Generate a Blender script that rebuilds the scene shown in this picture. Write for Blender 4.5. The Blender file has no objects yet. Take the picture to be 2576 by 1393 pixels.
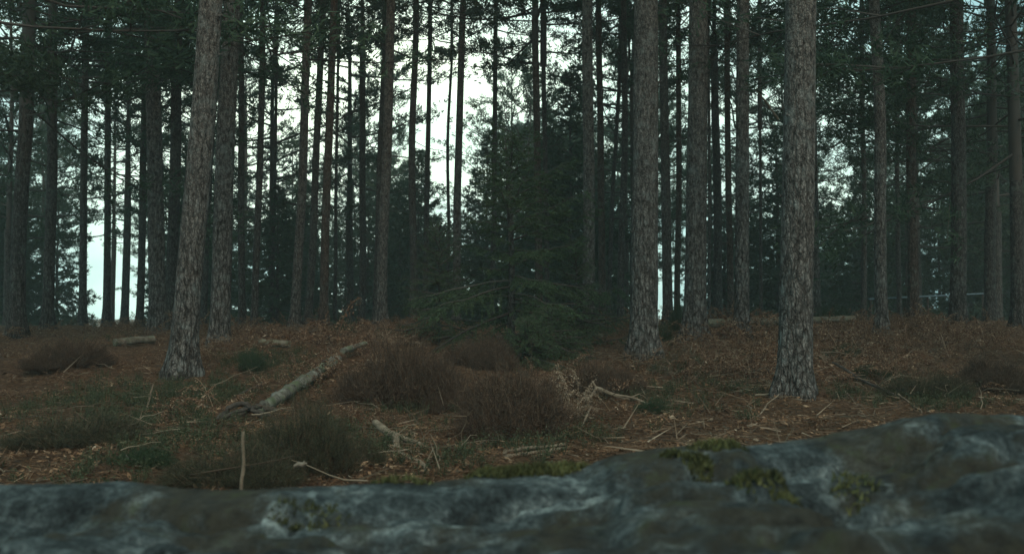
import bpy, math, random
import numpy as np
from mathutils import Vector, Matrix

S = bpy.context.scene
COL = S.collection
rng = np.random.default_rng(7)
random.seed(7)

# ------------------------------------------------------------------ camera
CAM_H = 1.2
FPX = 2230.0                       # focal length in units of a 2576 px wide picture
PITCH = math.atan(63.5 / FPX)
cam = bpy.data.cameras.new("camera")
cam.sensor_width = 36.0
cam.lens = 36.0 * FPX / 2576.0
cam.clip_start = 0.05
cam.clip_end = 1500
cam.dof.use_dof = True
cam.dof.focus_distance = 11.5
cam.dof.aperture_fstop = 2.2
camo = bpy.data.objects.new("camera", cam)
COL.objects.link(camo)
camo.location = (0, 0, CAM_H)
camo.rotation_euler = (math.pi / 2 + PITCH, 0, 0)
S.camera = camo

# ------------------------------------------------------------------ world / sun / exposure
SUN_EL, SUN_AZ = math.radians(48), math.radians(160)     # azimuth from +Y towards +X
w = bpy.data.worlds.new("World")
S.world = w
w.use_nodes = True
nt = w.node_tree
nt.nodes.clear()
N = nt.nodes.new
L = nt.links.new
wo = N("ShaderNodeOutputWorld"); bg = N("ShaderNodeBackground"); bg.inputs[1].default_value = 0.12
sky = N("ShaderNodeTexSky"); sky.sky_type = 'NISHITA'; sky.sun_disc = False
sky.sun_elevation = SUN_EL; sky.sun_rotation = SUN_AZ; sky.altitude = 100
sky.air_density = 1.4; sky.dust_density = 3.0; sky.ozone_density = 2.5
tc = N("ShaderNodeTexCoord"); mp = N("ShaderNodeMapping"); mp.inputs['Scale'].default_value = (1, 1, 2.6)
nz = N("ShaderNodeTexNoise"); nz.inputs['Scale'].default_value = 3.2; nz.inputs['Detail'].default_value = 7
nz.inputs['Roughness'].default_value = 0.55
rp = N("ShaderNodeValToRGB"); rp.color_ramp.elements[0].position = 0.30; rp.color_ramp.elements[1].position = 0.52
rp.color_ramp.elements[0].color = (0.55, 0.55, 0.55, 1)
nz2 = N("ShaderNodeTexNoise"); nz2.inputs['Scale'].default_value = 2.0; nz2.inputs['Detail'].default_value = 5
cr = N("ShaderNodeValToRGB")
cr.color_ramp.elements[0].position = 0.35; cr.color_ramp.elements[0].color = (2.8, 4.7, 5.1, 1)
cr.color_ramp.elements[1].position = 0.62; cr.color_ramp.elements[1].color = (9.0, 10.4, 9.2, 1)
mx = N("ShaderNodeMix"); mx.data_type = 'RGBA'
# thinner, brighter break in the cloud beyond the trees
dt = N("ShaderNodeVectorMath"); dt.operation = 'DOT_PRODUCT'
dt.inputs[1].default_value = (-.085, .97, .225)
L(tc.outputs['Generated'], dt.inputs[0])
gl = N("ShaderNodeMapRange"); gl.inputs[1].default_value = .80; gl.inputs[2].default_value = 1.0
L(dt.outputs['Value'], gl.inputs[0])
gt = N("ShaderNodeMix"); gt.data_type = 'RGBA'; gt.inputs[6].default_value = (.52, .78, .88, 1); gt.inputs[7].default_value = (1.95, 1.95, 1.75, 1)
L(gl.outputs[0], gt.inputs[0])
mg = N("ShaderNodeVectorMath"); mg.operation = 'MULTIPLY'; L(cr.outputs[0], mg.inputs[0]); L(gt.outputs[2], mg.inputs[1])
L(tc.outputs['Generated'], mp.inputs['Vector']); L(mp.outputs[0], nz.inputs['Vector']); L(mp.outputs[0], nz2.inputs['Vector'])
L(nz.outputs['Fac'], rp.inputs[0]); L(nz2.outputs['Fac'], cr.inputs[0])
L(rp.outputs[0], mx.inputs[0]); L(sky.outputs[0], mx.inputs[6]); L(mg.outputs[0], mx.inputs[7])
L(mx.outputs[2], bg.inputs[0]); L(bg.outputs[0], wo.inputs[0])

sl = bpy.data.lights.new("sun", 'SUN'); sl.energy = 1.25; sl.angle = math.radians(30); sl.color = (1, 0.82, 0.64)
so = bpy.data.objects.new("sun", sl); COL.objects.link(so); so.location = (0, -40, 60)
_d = Vector((math.sin(SUN_AZ) * math.cos(SUN_EL), math.cos(SUN_AZ) * math.cos(SUN_EL), math.sin(SUN_EL)))
so.rotation_euler = _d.to_track_quat('Z', 'Y').to_euler()

S.view_settings.view_transform = 'Standard'
S.view_settings.look = 'None'
S.view_settings.exposure = 0.15
S.view_settings.gamma = 1.0
S.render.engine = 'CYCLES'
S.cycles.max_bounces = 6
S.cycles.diffuse_bounces = 3
S.render.resolution_x = 1024
S.render.resolution_y = 553


# ------------------------------------------------------------------ helpers
def tag(o, label=None, cat=None, group=None, kind=None):
    if label: o["label"] = label
    if cat: o["category"] = cat
    if group: o["group"] = group
    if kind: o["kind"] = kind
    return o


def _hash(ix, iy, iz, seed):
    h = (ix.astype(np.int64) * 374761393 + iy.astype(np.int64) * 668265263 + iz.astype(np.int64) * 2147483647 + seed * 974634777) & 0xFFFFFFFF
    h = ((h ^ (h >> 13)) * 1274126177) & 0xFFFFFFFF
    h = (h ^ (h >> 16)) & 0xFFFFFF
    return h / float(0xFFFFFF)


def vnoise(x, y, z=0.0, seed=0):
    x = np.asarray(x, float); y = np.asarray(y, float) + 0 * x; z = np.asarray(z, float) + 0 * x
    ix, iy, iz = np.floor(x), np.floor(y), np.floor(z)
    fx, fy, fz = x - ix, y - iy, z - iz
    fx = fx * fx * (3 - 2 * fx); fy = fy * fy * (3 - 2 * fy); fz = fz * fz * (3 - 2 * fz)
    r = 0
    for a in (0, 1):
        for b in (0, 1):
            for c in (0, 1):
                wgt = (fx if a else 1 - fx) * (fy if b else 1 - fy) * (fz if c else 1 - fz)
                r = r + wgt * _hash(ix + a, iy + b, iz + c, seed)
    return r * 2 - 1


def fbm(x, y, z=0.0, seed=0, oct=4, rough=0.5):
    r = 0; a = 1.0; f = 1.0; s = 0
    for i in range(oct):
        r = r + a * vnoise(np.asarray(x) * f, np.asarray(y) * f, np.asarray(z) * f, seed + i * 17)
        s += a; a *= rough; f *= 2.03
    return r / s


_PX = np.array([-60, 0, 10, 13, 15, 20, 23, 28, 36, 50, 100, 500.0])
_PZ = np.array([0, 0, 0, .2, .40, .53, .53, .44, .15, -.5, -2.0, -3.0])


def ground(x, y):
    x = np.asarray(x, float); y = np.asarray(y, float)
    z = 0
    for k in (-1.2, -.6, 0, .6, 1.2):
        z = z + np.interp(y + k, _PX, _PZ) / 5
    fade = np.clip(1.3 - y / 60, 0.15, 1)
    for px_, d_, w__ in ((1995, 10.2, .45), (460, 12.1, .4), (1618, 14.2, .6), (552, 15.7, .5), (1748, 16.4, .5), (1866, 16.2, .4), (2218, 17.0, .4)):
        q = ((x - (px_ - 1288) / 2230 * d_) ** 2 + (y - d_) ** 2) / w__ ** 2
        z = z + .07 * np.exp(-q)
    z = z + .14 * np.clip((x - 4) / 6, 0, 1) * np.clip((y - 15) / 6, 0, 1)
    z = z + .075 * fade * fbm(x * 1.1 + 5, y * 1.1, 0, 33, 3)
    return z + 0.07 * fade * fbm(x * .45, y * .45, 0, 3, 3) + 0.018 * fbm(x * 3, y * 3, 0, 9, 3)


def ray(px, py):
    dx = (px - 1288) / FPX; dz = (696.5 - py) / FPX
    c, s = math.cos(PITCH), math.sin(PITCH)
    return np.array([dx, c - s * dz, s + c * dz])


def at(px, py, d):
    r = ray(px, py)
    return np.array([0, 0, CAM_H]) + r * (d / r[1])


def gp(px, py):
    """where the sight line through a photo pixel meets the ground"""
    r = ray(px, py)
    ds = np.arange(3.0, 70, 0.02)
    P = np.array([0, 0, CAM_H])[None] + r[None] * (ds / r[1])[:, None]
    below = P[:, 2] <= ground(P[:, 0], P[:, 1])
    i = int(np.argmax(below)) if below.any() else len(ds) - 1
    return P[i]


def gx(px, d):
    x = (px - 1288) / FPX * d
    return np.array([x, d, float(ground(x, d))])


class MB:
    """collects vertices and faces for ONE mesh object"""
    def __init__(s):
        s.v = []; s.f = []; s.m = []; s.n = 0

    def add(s, V, F, mi=0):
        V = np.asarray(V, float); F = np.asarray(F, int)
        s.v.append(V); s.f.append(F + s.n); s.m.append(np.full(len(F), mi)); s.n += len(V)

    def tube(s, P, R, sides=6, mi=0, cap=True, rough=0.0, seed=0):
        P = np.asarray(P, float); n = len(P)
        R = np.broadcast_to(np.asarray(R, float), (n,))
        T = np.gradient(P, axis=0); T /= np.linalg.norm(T, axis=1)[:, None] + 1e-9
        ref = np.array([0, 0, 1.0]) if abs(T[0][2]) < .8 else np.array([1.0, 0, 0])
        A = np.cross(T, ref); A /= np.linalg.norm(A, axis=1)[:, None] + 1e-9
        B = np.cross(T, A)
        th = np.linspace(0, 2 * math.pi, sides, endpoint=False)
        ring = A[:, None] * np.cos(th)[None, :, None] + B[:, None] * np.sin(th)[None, :, None]
        rad = R[:, None] * np.ones(sides)[None]
        if rough:
            q = np.arange(n)[:, None] * .45 + 0 * th[None]
            rad = rad * (1 + rough * fbm(np.cos(th)[None] * 1.5 + seed, np.sin(th)[None] * 1.5, q, seed, 3))
        V = (P[:, None] + ring * rad[:, :, None]).reshape(-1, 3)
        i = np.arange(n - 1)[:, None] * sides; j = np.arange(sides)[None]; k = (j + 1) % sides
        F = np.stack([i + j, i + k, i + k + sides, i + j + sides], -1).reshape(-1, 4)
        s.add(V, F, mi)
        if cap:
            for e, c in ((0, P[0]), (n - 1, P[-1])):
                Vc = np.vstack([V[e * sides:(e + 1) * sides], c[None]])
                Fc = np.stack([j[0], k[0], np.full(sides, sides)], 1)
                s.add(Vc, Fc, mi)

    def blades(s, B, D, Ln, W, mi=0):
        """thin triangles rooted at B pointing along D"""
        n = len(B)
        D = D / (np.linalg.norm(D, axis=1)[:, None] + 1e-9)
        Q = rng.normal(size=(n, 3)); Q = np.cross(D, Q); Q /= np.linalg.norm(Q, axis=1)[:, None] + 1e-9
        Ln = np.broadcast_to(Ln, (n,))[:, None]; W = np.broadcast_to(W, (n,))[:, None] / 2
        V = np.stack([B - Q * W, B + Q * W, B + D * Ln], 1).reshape(-1, 3)
        s.add(V, np.arange(3 * n).reshape(-1, 3), mi)

    def leaves(s, C, D, Nn, Ln, W, mi=0):
        """diamond leaves centred at C, long axis D, roughly facing Nn"""
        n = len(C)
        D = D / (np.linalg.norm(D, axis=1)[:, None] + 1e-9)
        Q = np.cross(D, Nn); Q /= np.linalg.norm(Q, axis=1)[:, None] + 1e-9
        Ln = np.broadcast_to(Ln, (n,))[:, None] / 2; W = np.broadcast_to(W, (n,))[:, None] / 2
        V = np.stack([C - D * Ln, C + Q * W, C + D * Ln, C - Q * W], 1).reshape(-1, 3)
        s.add(V, np.arange(4 * n).reshape(-1, 4), mi)

    def mesh(s, name, mats, smooth=True):
        me = bpy.data.meshes.new(name)
        V = np.vstack(s.v)
        me.vertices.add(len(V)); me.vertices.foreach_set("co", V.astype(np.float32).ravel())
        tot = np.concatenate([np.full(len(f), f.shape[1]) for f in s.f])
        lv = np.concatenate([f.ravel() for f in s.f])
        st = np.concatenate([[0], np.cumsum(tot)[:-1]])
        me.loops.add(len(lv)); me.loops.foreach_set("vertex_index", lv.astype(np.int32))
        me.polygons.add(len(tot)); me.polygons.foreach_set("loop_start", st.astype(np.int32))
        me.polygons.foreach_set("loop_total", tot.astype(np.int32))
        me.polygons.foreach_set("material_index", np.concatenate(s.m).astype(np.int32))
        if smooth: me.polygons.foreach_set("use_smooth", np.ones(len(tot), bool))
        for m in mats: me.materials.append(m)
        me.update(calc_edges=True); me.validate()
        return me

    def build(s, name, mats, parent=None, loc=None, smooth=True):
        if not isinstance(mats, (list, tuple)): mats = [mats]
        o = bpy.data.objects.new(name, s.mesh(name, mats, smooth)); COL.objects.link(o)
        if parent: o.parent = parent
        if loc is not None: o.location = loc
        return o


def empty(name, loc, rz=0.0, sc=1.0):
    o = bpy.data.objects.new(name, None); COL.objects.link(o)
    o.location = loc; o.rotation_euler = (0, 0, rz); o.scale = (sc,) * 3 if np.isscalar(sc) else sc
    o.empty_display_size = 0.2
    return o


def put(name, mesh, parent, loc=(0, 0, 0), rot=(0, 0, 0), sc=1.0):
    o = bpy.data.objects.new(name, mesh); COL.objects.link(o); o.parent = parent
    o.location = loc; o.rotation_euler = rot; o.scale = (sc,) * 3 if np.isscalar(sc) else sc
    return o


# ------------------------------------------------------------------ materials
def mat(name, rough=0.9, spec=0.2):
    m = bpy.data.materials.new(name); m.use_nodes = True
    t = m.node_tree; b = t.nodes["Principled BSDF"]
    b.inputs['Roughness'].default_value = rough
    b.inputs['Specular IOR Level'].default_value = spec
    return m, t, b


def ramp(t, stops):
    r = t.nodes.new("ShaderNodeValToRGB"); e = r.color_ramp.elements
    while len(e) < len(stops): e.new(0.5)
    for i, (p, c) in enumerate(stops):
        e[i].position = p; e[i].color = (*c, 1)
    return r


def noise(t, vec, scale, detail=4, rough=.55):
    n = t.nodes.new("ShaderNodeTexNoise"); n.inputs['Scale'].default_value = scale
    n.inputs['Detail'].default_value = detail; n.inputs['Roughness'].default_value = rough
    if vec: t.links.new(vec, n.inputs['Vector'])
    return n


def mix(t, fac, a, b, mode='MIX'):
    m = t.nodes.new("ShaderNodeMix"); m.data_type = 'RGBA'; m.blend_type = mode
    for sock, v in ((m.inputs[0], fac), (m.inputs[6], a), (m.inputs[7], b)):
        if isinstance(v, (int, float)): sock.default_value = v
        elif isinstance(v, tuple): sock.default_value = (*v, 1)
        else: t.links.new(v, sock)
    return m.outputs[2]


def island_mat(name, stops, rough=.85, spec=.15, transl=0.0, patch=None):
    """every leaf / needle / frond gets its own tint"""
    m, t, b = mat(name, rough, spec)
    g = t.nodes.new("ShaderNodeNewGeometry")
    r = ramp(t, stops); t.links.new(g.outputs['Random Per Island'], r.inputs[0])
    c = r.outputs[0]
    if patch:
        n = noise(t, g.outputs['Position'], patch[0], 3)
        r2 = ramp(t, [(.38, patch[1]), (.62, (1, 1, 1))]); t.links.new(n.outputs[0], r2.inputs[0])
        c = mix(t, 1.0, c, r2.outputs[0], 'MULTIPLY')
    t.links.new(c, b.inputs['Base Color'])
    if transl:
        tr = t.nodes.new("ShaderNodeBsdfTranslucent"); t.links.new(c, tr.inputs[0])
        ms = t.nodes.new("ShaderNodeMixShader"); ms.inputs[0].default_value = transl
        t.links.new(b.outputs[0], ms.inputs[1]); t.links.new(tr.outputs[0], ms.inputs[2])
        t.links.new(ms.outputs[0], t.nodes["Material Output"].inputs[0])
    return m


def bark_mat(name, dark, mid, light, scale=1.0, lichen=(.16, .18, .15)):
    m, t, b = mat(name, .92, .15)
    tc = t.nodes.new("ShaderNodeTexCoord"); oi = t.nodes.new("ShaderNodeObjectInfo")
    vm = t.nodes.new("ShaderNodeVectorMath"); vm.operation = 'MULTIPLY_ADD'
    vm.inputs[1].default_value = (1, 1, .48)
    cmb = t.nodes.new("ShaderNodeCombineXYZ")
    for i in range(3): 
        mm = t.nodes.new("ShaderNodeMath"); mm.operation = 'MULTIPLY'; mm.inputs[1].default_value = 13.7 * (i + 1)
        t.links.new(oi.outputs['Random'], mm.inputs[0]); t.links.new(mm.outputs[0], cmb.inputs[i])
    t.links.new(tc.outputs['Object'], vm.inputs[0]); t.links.new(cmb.outputs[0], vm.inputs[2])
    wv = noise(t, vm.outputs[0], 7 * scale, 5)
    vadd = t.nodes.new("ShaderNodeVectorMath"); vadd.operation = 'MULTIPLY_ADD'
    vadd.inputs[1].default_value = (.10, .10, .10)
    t.links.new(wv.outputs[1], vadd.inputs[0]); t.links.new(vm.outputs[0], vadd.inputs[2])
    vo = t.nodes.new("ShaderNodeTexVoronoi"); vo.feature = 'DISTANCE_TO_EDGE'; vo.inputs['Scale'].default_value = 38 * scale
    t.links.new(vadd.outputs[0], vo.inputs['Vector'])
    vc = t.nodes.new("ShaderNodeTexVoronoi"); vc.inputs['Scale'].default_value = 38 * scale
    t.links.new(vadd.outputs[0], vc.inputs['Vector'])
    med = noise(t, vm.outputs[0], 22 * scale, 8, .72)
    edge = ramp(t, [(.34, dark), (.46, mid), (.62, light)]); t.links.new(med.outputs[0], edge.inputs[0])
    crack = ramp(t, [(0, (.22, .20, .19)), (.14, (1, 1, 1))]); t.links.new(vo.outputs['Distance'], crack.inputs[0])
    fine = noise(t, tc.outputs['Object'], 55 * scale, 5, .75)
    fr = ramp(t, [(.32, (.45, .45, .45)), (.68, (1.45, 1.43, 1.4))]); t.links.new(fine.outputs[0], fr.inputs[0])
    c = mix(t, 1.0, edge.outputs[0], fr.outputs[0], 'MULTIPLY')
    c = mix(t, .85, c, crack.outputs[0], 'MULTIPLY')
    cell = ramp(t, [(.0, (.78, .76, .75)), (1, (1.2, 1.18, 1.15))]); t.links.new(vc.outputs['Color'], cell.inputs[0])
    c = mix(t, .8, c, cell.outputs[0], 'MULTIPLY')
    ln = noise(t, tc.outputs['Object'], 5, 6, .7)
    lr = ramp(t, [(.52, (0, 0, 0)), (.68, (.6, .6, .6))]); t.links.new(ln.outputs[0], lr.inputs[0])
    c = mix(t, lr.outputs[0], c, lichen)
    # long fissures between the plates of the lower stem, redder thin bark higher up
    sep = t.nodes.new("ShaderNodeSeparateXYZ"); t.links.new(tc.outputs['Object'], sep.inputs[0])
    zr_ = t.nodes.new("ShaderNodeMapRange"); zr_.inputs[1].default_value = .3; zr_.inputs[2].default_value = 4.0
    zr_.inputs[3].default_value = 1.0; zr_.inputs[4].default_value = .25; t.links.new(sep.outputs[2], zr_.inputs[0])
    v2m = t.nodes.new("ShaderNodeVectorMath"); v2m.operation = 'MULTIPLY'; v2m.inputs[1].default_value = (1, 1, .42)
    t.links.new(vadd.outputs[0], v2m.inputs[0])
    v2 = t.nodes.new("ShaderNodeTexVoronoi"); v2.feature = 'DISTANCE_TO_EDGE'; v2.inputs['Scale'].default_value = 15 * scale
    t.links.new(v2m.outputs[0], v2.inputs['Vector'])
    f2 = ramp(t, [(0, (.30, .27, .25)), (.16, (1, 1, 1))]); t.links.new(v2.outputs['Distance'], f2.inputs[0])
    c = mix(t, zr_.outputs[0], c, mix(t, 1.0, c, f2.outputs[0], 'MULTIPLY'))
    zt_ = t.nodes.new("ShaderNodeMapRange"); zt_.inputs[1].default_value = 3.0; zt_.inputs[2].default_value = 9.0
    zt_.inputs[3].default_value = 0.0; zt_.inputs[4].default_value = .6; t.links.new(sep.outputs[2], zt_.inputs[0])
    c = mix(t, zt_.outputs[0], c, mix(t, 1.0, c, (1.1, .84, .68), 'MULTIPLY'))
    kn = t.nodes.new("ShaderNodeTexVoronoi"); kn.inputs['Scale'].default_value = 3.6; t.links.new(vadd.outputs[0], kn.inputs['Vector'])
    kr = ramp(t, [(.06, (.25, .22, .20)), (.13, (1, 1, 1))]); t.links.new(kn.outputs['Distance'], kr.inputs[0])
    c = mix(t, .9, c, kr.outputs[0], 'MULTIPLY')
    t.links.new(c, b.inputs['Base Color'])
    bu = t.nodes.new("ShaderNodeBump"); bu.inputs['Strength'].default_value = 1; bu.inputs['Distance'].default_value = .045
    hr = ramp(t, [(0, (0, 0, 0)), (.25, (1, 1, 1))]); t.links.new(vo.outputs['Distance'], hr.inputs[0])
    hh = mix(t, .5, mix(t, .65, hr.outputs[0], med.outputs[0]), f2.outputs[0])
    t.links.new(hh, bu.inputs['Height']); t.links.new(bu.outputs[0], b.inputs['Normal'])
    return m


M_BARK = bark_mat("pine_bark", (.038, .032, .029), (.135, .116, .105), (.29, .26, .235), lichen=(.23, .24, .22))
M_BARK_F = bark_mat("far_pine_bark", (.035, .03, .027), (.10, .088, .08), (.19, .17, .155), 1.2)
M_BARK_R = bark_mat("reddish_bark", (.035, .024, .02), (.115, .082, .066), (.19, .14, .115), 1.1)
M_TWIG = island_mat("bare_twig_bark", [(0, (.045, .035, .03)), (1, (.11, .09, .075))])
M_PINE = island_mat("pine_needles", [(0, (.03, .055, .032)), (.6, (.055, .09, .05)), (1, (.09, .125, .065))], .7, .2, .15)
M_SPRUCE = island_mat("spruce_needles", [(0, (.032, .056, .026)), (.6, (.062, .095, .045)), (1, (.115, .155, .072))], .7, .2, .15)
M_HEATH = island_mat("heather_twigs", [(0, (.035, .022, .016)), (.6, (.085, .052, .036)), (1, (.21, .135, .085))])
M_HEATH_G = island_mat("green_heather_leaf", [(0, (.025, .03, .018)), (.6, (.055, .055, .032)), (1, (.13, .105, .06))])
M_BRACK = island_mat("dead_bracken", [(0, (.07, .038, .024)), (.5, (.17, .088, .052)), (.85, (.28, .16, .095)), (1, (.48, .34, .23))], transl=.15)
M_FERN = island_mat("pale_dead_fern", [(0, (.16, .10, .065)), (.5, (.32, .21, .135)), (1, (.52, .39, .28))], transl=.15)
M_STRAW = island_mat("dry_twigs", [(0, (.07, .045, .03)), (.6, (.17, .115, .075)), (1, (.34, .25, .175))])
M_LITTER = island_mat("leaf_litter", [(0, (.08, .04, .024)), (.4, (.22, .115, .062)), (.75, (.36, .20, .11)), (.95, (.42, .27, .165)), (1, (.50, .38, .27))],
                      patch=(1.6, (.32, .29, .28)))
M_GREEN = island_mat("undergrowth_leaf", [(0, (.035, .044, .022)), (.6, (.065, .076, .038)), (1, (.125, .12, .068))], transl=.2)
M_DKSHRUB = island_mat("shrub_leaf", [(0, (.018, .036, .018)), (.6, (.035, .062, .03)), (1, (.06, .09, .04))])
M_MOSS = island_mat("moss", [(0, (.05, .05, .02)), (.6, (.11, .11, .04)), (1, (.21, .20, .08))], patch=(4, (.45, .45, .5)))


def log_mat(name, a, b_, c_, mossy):
    m, t, b = mat(name, .9, .15)
    tc = t.nodes.new("ShaderNodeTexCoord")
    n1 = noise(t, tc.outputs['Object'], 9, 6, .7)
    r = ramp(t, [(.32, a), (.5, b_), (.68, c_)]); t.links.new(n1.outputs[0], r.inputs[0])
    c = r.outputs[0]
    if mossy:
        n2 = noise(t, tc.outputs['Object'], 5, 4)
        r2 = ramp(t, [(.48, (0, 0, 0)), (.6, (mossy, mossy, mossy))]); t.links.new(n2.outputs[0], r2.inputs[0])
        c = mix(t, r2.outputs[0], c, (.10, .13, .055))
    t.links.new(c, b.inputs['Base Color'])
    n3 = noise(t, tc.outputs['Object'], 30, 5, .7)
    bu = t.nodes.new("ShaderNodeBump"); bu.inputs['Distance'].default_value = .02; bu.inputs['Strength'].default_value = .8
    t.links.new(n3.outputs[0], bu.inputs['Height']); t.links.new(bu.outputs[0], b.inputs['Normal'])
    return m


M_LOG = log_mat("lichened_log_bark", (.07, .055, .042), (.16, .143, .115), (.31, .285, .235), .6)
M_LOGP = log_mat("bare_log_wood", (.07, .055, .04), (.17, .135, .10), (.30, .255, .195), .3)
M_STICK = log_mat("stick_bark", (.10, .07, .05), (.22, .155, .105), (.34, .255, .18), 0)
M_STICKD = log_mat("dark_stick_bark", (.04, .03, .025), (.08, .062, .05), (.14, .11, .09), 0)


def ground_mat():
    m, t, b = mat("forest_soil", .95, .1)
    g = t.nodes.new("ShaderNodeNewGeometry")
    n1 = noise(t, g.outputs['Position'], 18, 8, .75)
    r = ramp(t, [(.30, (.035, .02, .013)), (.5, (.13, .07, .04)), (.66, (.25, .14, .08)), (.78, (.36, .24, .15))])
    t.links.new(n1.outputs[0], r.inputs[0])
    n2 = noise(t, g.outputs['Position'], .8, 5, .6)
    r2 = ramp(t, [(.58, (0, 0, 0)), (.72, (.5, .5, .5))]); t.links.new(n2.outputs[0], r2.inputs[0])
    n4 = noise(t, g.outputs['Position'], 30, 5, .7)
    r4 = ramp(t, [(.35, (.02, .028, .012)), (.65, (.07, .09, .035))]); t.links.new(n4.outputs[0], r4.inputs[0])
    c = mix(t, r2.outputs[0], r.outputs[0], r4.outputs[0])
    t.links.new(c, b.inputs['Base Color'])
    n3 = noise(t, g.outputs['Position'], 25, 7, .75)
    bu = t.nodes.new("ShaderNodeBump"); bu.inputs['Distance'].default_value = .08; bu.inputs['Strength'].default_value = 1
    t.links.new(n3.outputs[0], bu.inputs['Height']); t.links.new(bu.outputs[0], b.inputs['Normal'])
    return m


def rock_mat():
    m, t, b = mat("lichened_granite", .85, .25)
    g = t.nodes.new("ShaderNodeNewGeometry")
    P = g.outputs['Position']
    n1 = noise(t, P, 4.5, 10, .74)
    r = ramp(t, [(.36, (.024, .026, .026)), (.47, (.062, .072, .073)), (.56, (.14, .157, .157)), (.65, (.40, .42, .40))])
    t.links.new(n1.outputs[0], r.inputs[0])
    f = noise(t, P, 38, 7, .85)
    fr = ramp(t, [(.36, (.28, .28, .28)), (.64, (1.7, 1.7, 1.66))]); t.links.new(f.outputs[0], fr.inputs[0])
    c = mix(t, 1.0, r.outputs[0], fr.outputs[0], 'MULTIPLY')
    # crusty lichen rosettes
    vv = t.nodes.new("ShaderNodeTexVoronoi"); vv.inputs['Scale'].default_value = 9; vv.feature = 'F1'
    dd = noise(t, P, 14, 4)
    va = t.nodes.new("ShaderNodeVectorMath"); va.operation = 'MULTIPLY_ADD'; va.inputs[1].default_value = (.16, .16, .16)
    t.links.new(dd.outputs[1], va.inputs[0]); t.links.new(P, va.inputs[2]); t.links.new(va.outputs[0], vv.inputs['Vector'])
    vr = ramp(t, [(.10, (.85, .85, .85)), (.27, (0, 0, 0))]); t.links.new(vv.outputs['Distance'], vr.inputs[0])
    gate = noise(t, P, 2.2, 3); gr = ramp(t, [(.46, (0, 0, 0)), (.6, (1, 1, 1))]); t.links.new(gate.outputs[0], gr.inputs[0])
    lf = mix(t, 1.0, vr.outputs[0], gr.outputs[0], 'MULTIPLY')
    c = mix(t, lf, c, (.40, .44, .42))
    # brown peat and olive moss film
    n5 = noise(t, P, 1.9, 7, .65)
    r5 = ramp(t, [(.46, (0, 0, 0)), (.55, (.85, .85, .85))]); t.links.new(n5.outputs[0], r5.inputs[0])
    n6 = noise(t, P, 10, 5, .7)
    r6 = ramp(t, [(.35, (.03, .022, .014)), (.54, (.075, .058, .036)), (.70, (.085, .09, .035))]); t.links.new(n6.outputs[0], r6.inputs[0])
    c = mix(t, r5.outputs[0], c, r6.outputs[0])
    t.links.new(c, b.inputs['Base Color'])
    n7 = noise(t, P, 22, 9, .75)
    bu = t.nodes.new("ShaderNodeBump"); bu.inputs['Distance'].default_value = .05; bu.inputs['Strength'].default_value = 1
    t.links.new(n7.outputs[0], bu.inputs['Height']); t.links.new(bu.outputs[0], b.inputs['Normal'])
    return m


M_GROUND = ground_mat()
M_ROCK = rock_mat()
M_RAIL, _t, _b = mat("painted_rail", .6, .3); _b.inputs['Base Color'].default_value = (.14, .19, .21, 1)
M_BONE, _t, _b = mat("pale_wood_chip", .8, .2); _b.inputs['Base Color'].default_value = (.20, .155, .115, 1)

# ------------------------------------------------------------------ ground sheet
def ground_sheet():
    def axis(a, fine_lo, fine_hi, step, far, n):
        lo = -np.geomspace(1, far, n)[::-1] + 1 + fine_lo - step
        hi = np.geomspace(1, far, n) - 1 + fine_hi + step
        return np.concatenate([lo, np.arange(fine_lo, fine_hi + 1e-6, step), hi])
    X = axis(0, -14, 14, .12, 150, 40); Y = axis(0, 2, 26, .12, 150, 46)
    gx_, gy_ = np.meshgrid(X, Y)
    Z = ground(gx_, gy_) + .03 * fbm(gx_ * 5, gy_ * 5, 0, 21, 3) * np.clip(2 - gy_ / 20, 0, 1)
    V = np.stack([gx_, gy_, Z], -1).reshape(-1, 3)
    nx, ny = len(X), len(Y)
    i = np.arange(ny - 1)[:, None] * nx; j = np.arange(nx - 1)[None]
    F = np.stack([i + j, i + j + 1, i + j + 1 + nx, i + j + nx], -1).reshape(-1, 4)
    b = MB(); b.add(V, F)
    tag(b.build("ground", M_GROUND), kind="structure")


ground_sheet()

# ------------------------------------------------------------------ foreground rock
_ex = np.array([-400, 0, 200, 330, 470, 600, 720, 870, 1050, 1200, 1460, 1540, 1700, 1850, 1900, 2000, 2100, 2250, 2330, 2420, 2576, 3100.])
_ey = np.array([1260, 1240, 1228, 1218, 1230, 1240, 1236, 1216, 1208, 1200, 1180, 1145, 1125, 1108, 1122, 1112, 1100, 1078, 1058, 1050, 1046, 1040.])
_er = np.array([2.9, 3.0, 3.0, 3.0, 2.95, 2.9, 2.95, 3.0, 3.05, 3.1, 3.15, 3.1, 3.1, 3.15, 3.2, 3.25, 3.3, 3.3, 3.3, 3.35, 3.4, 3.5])


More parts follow.
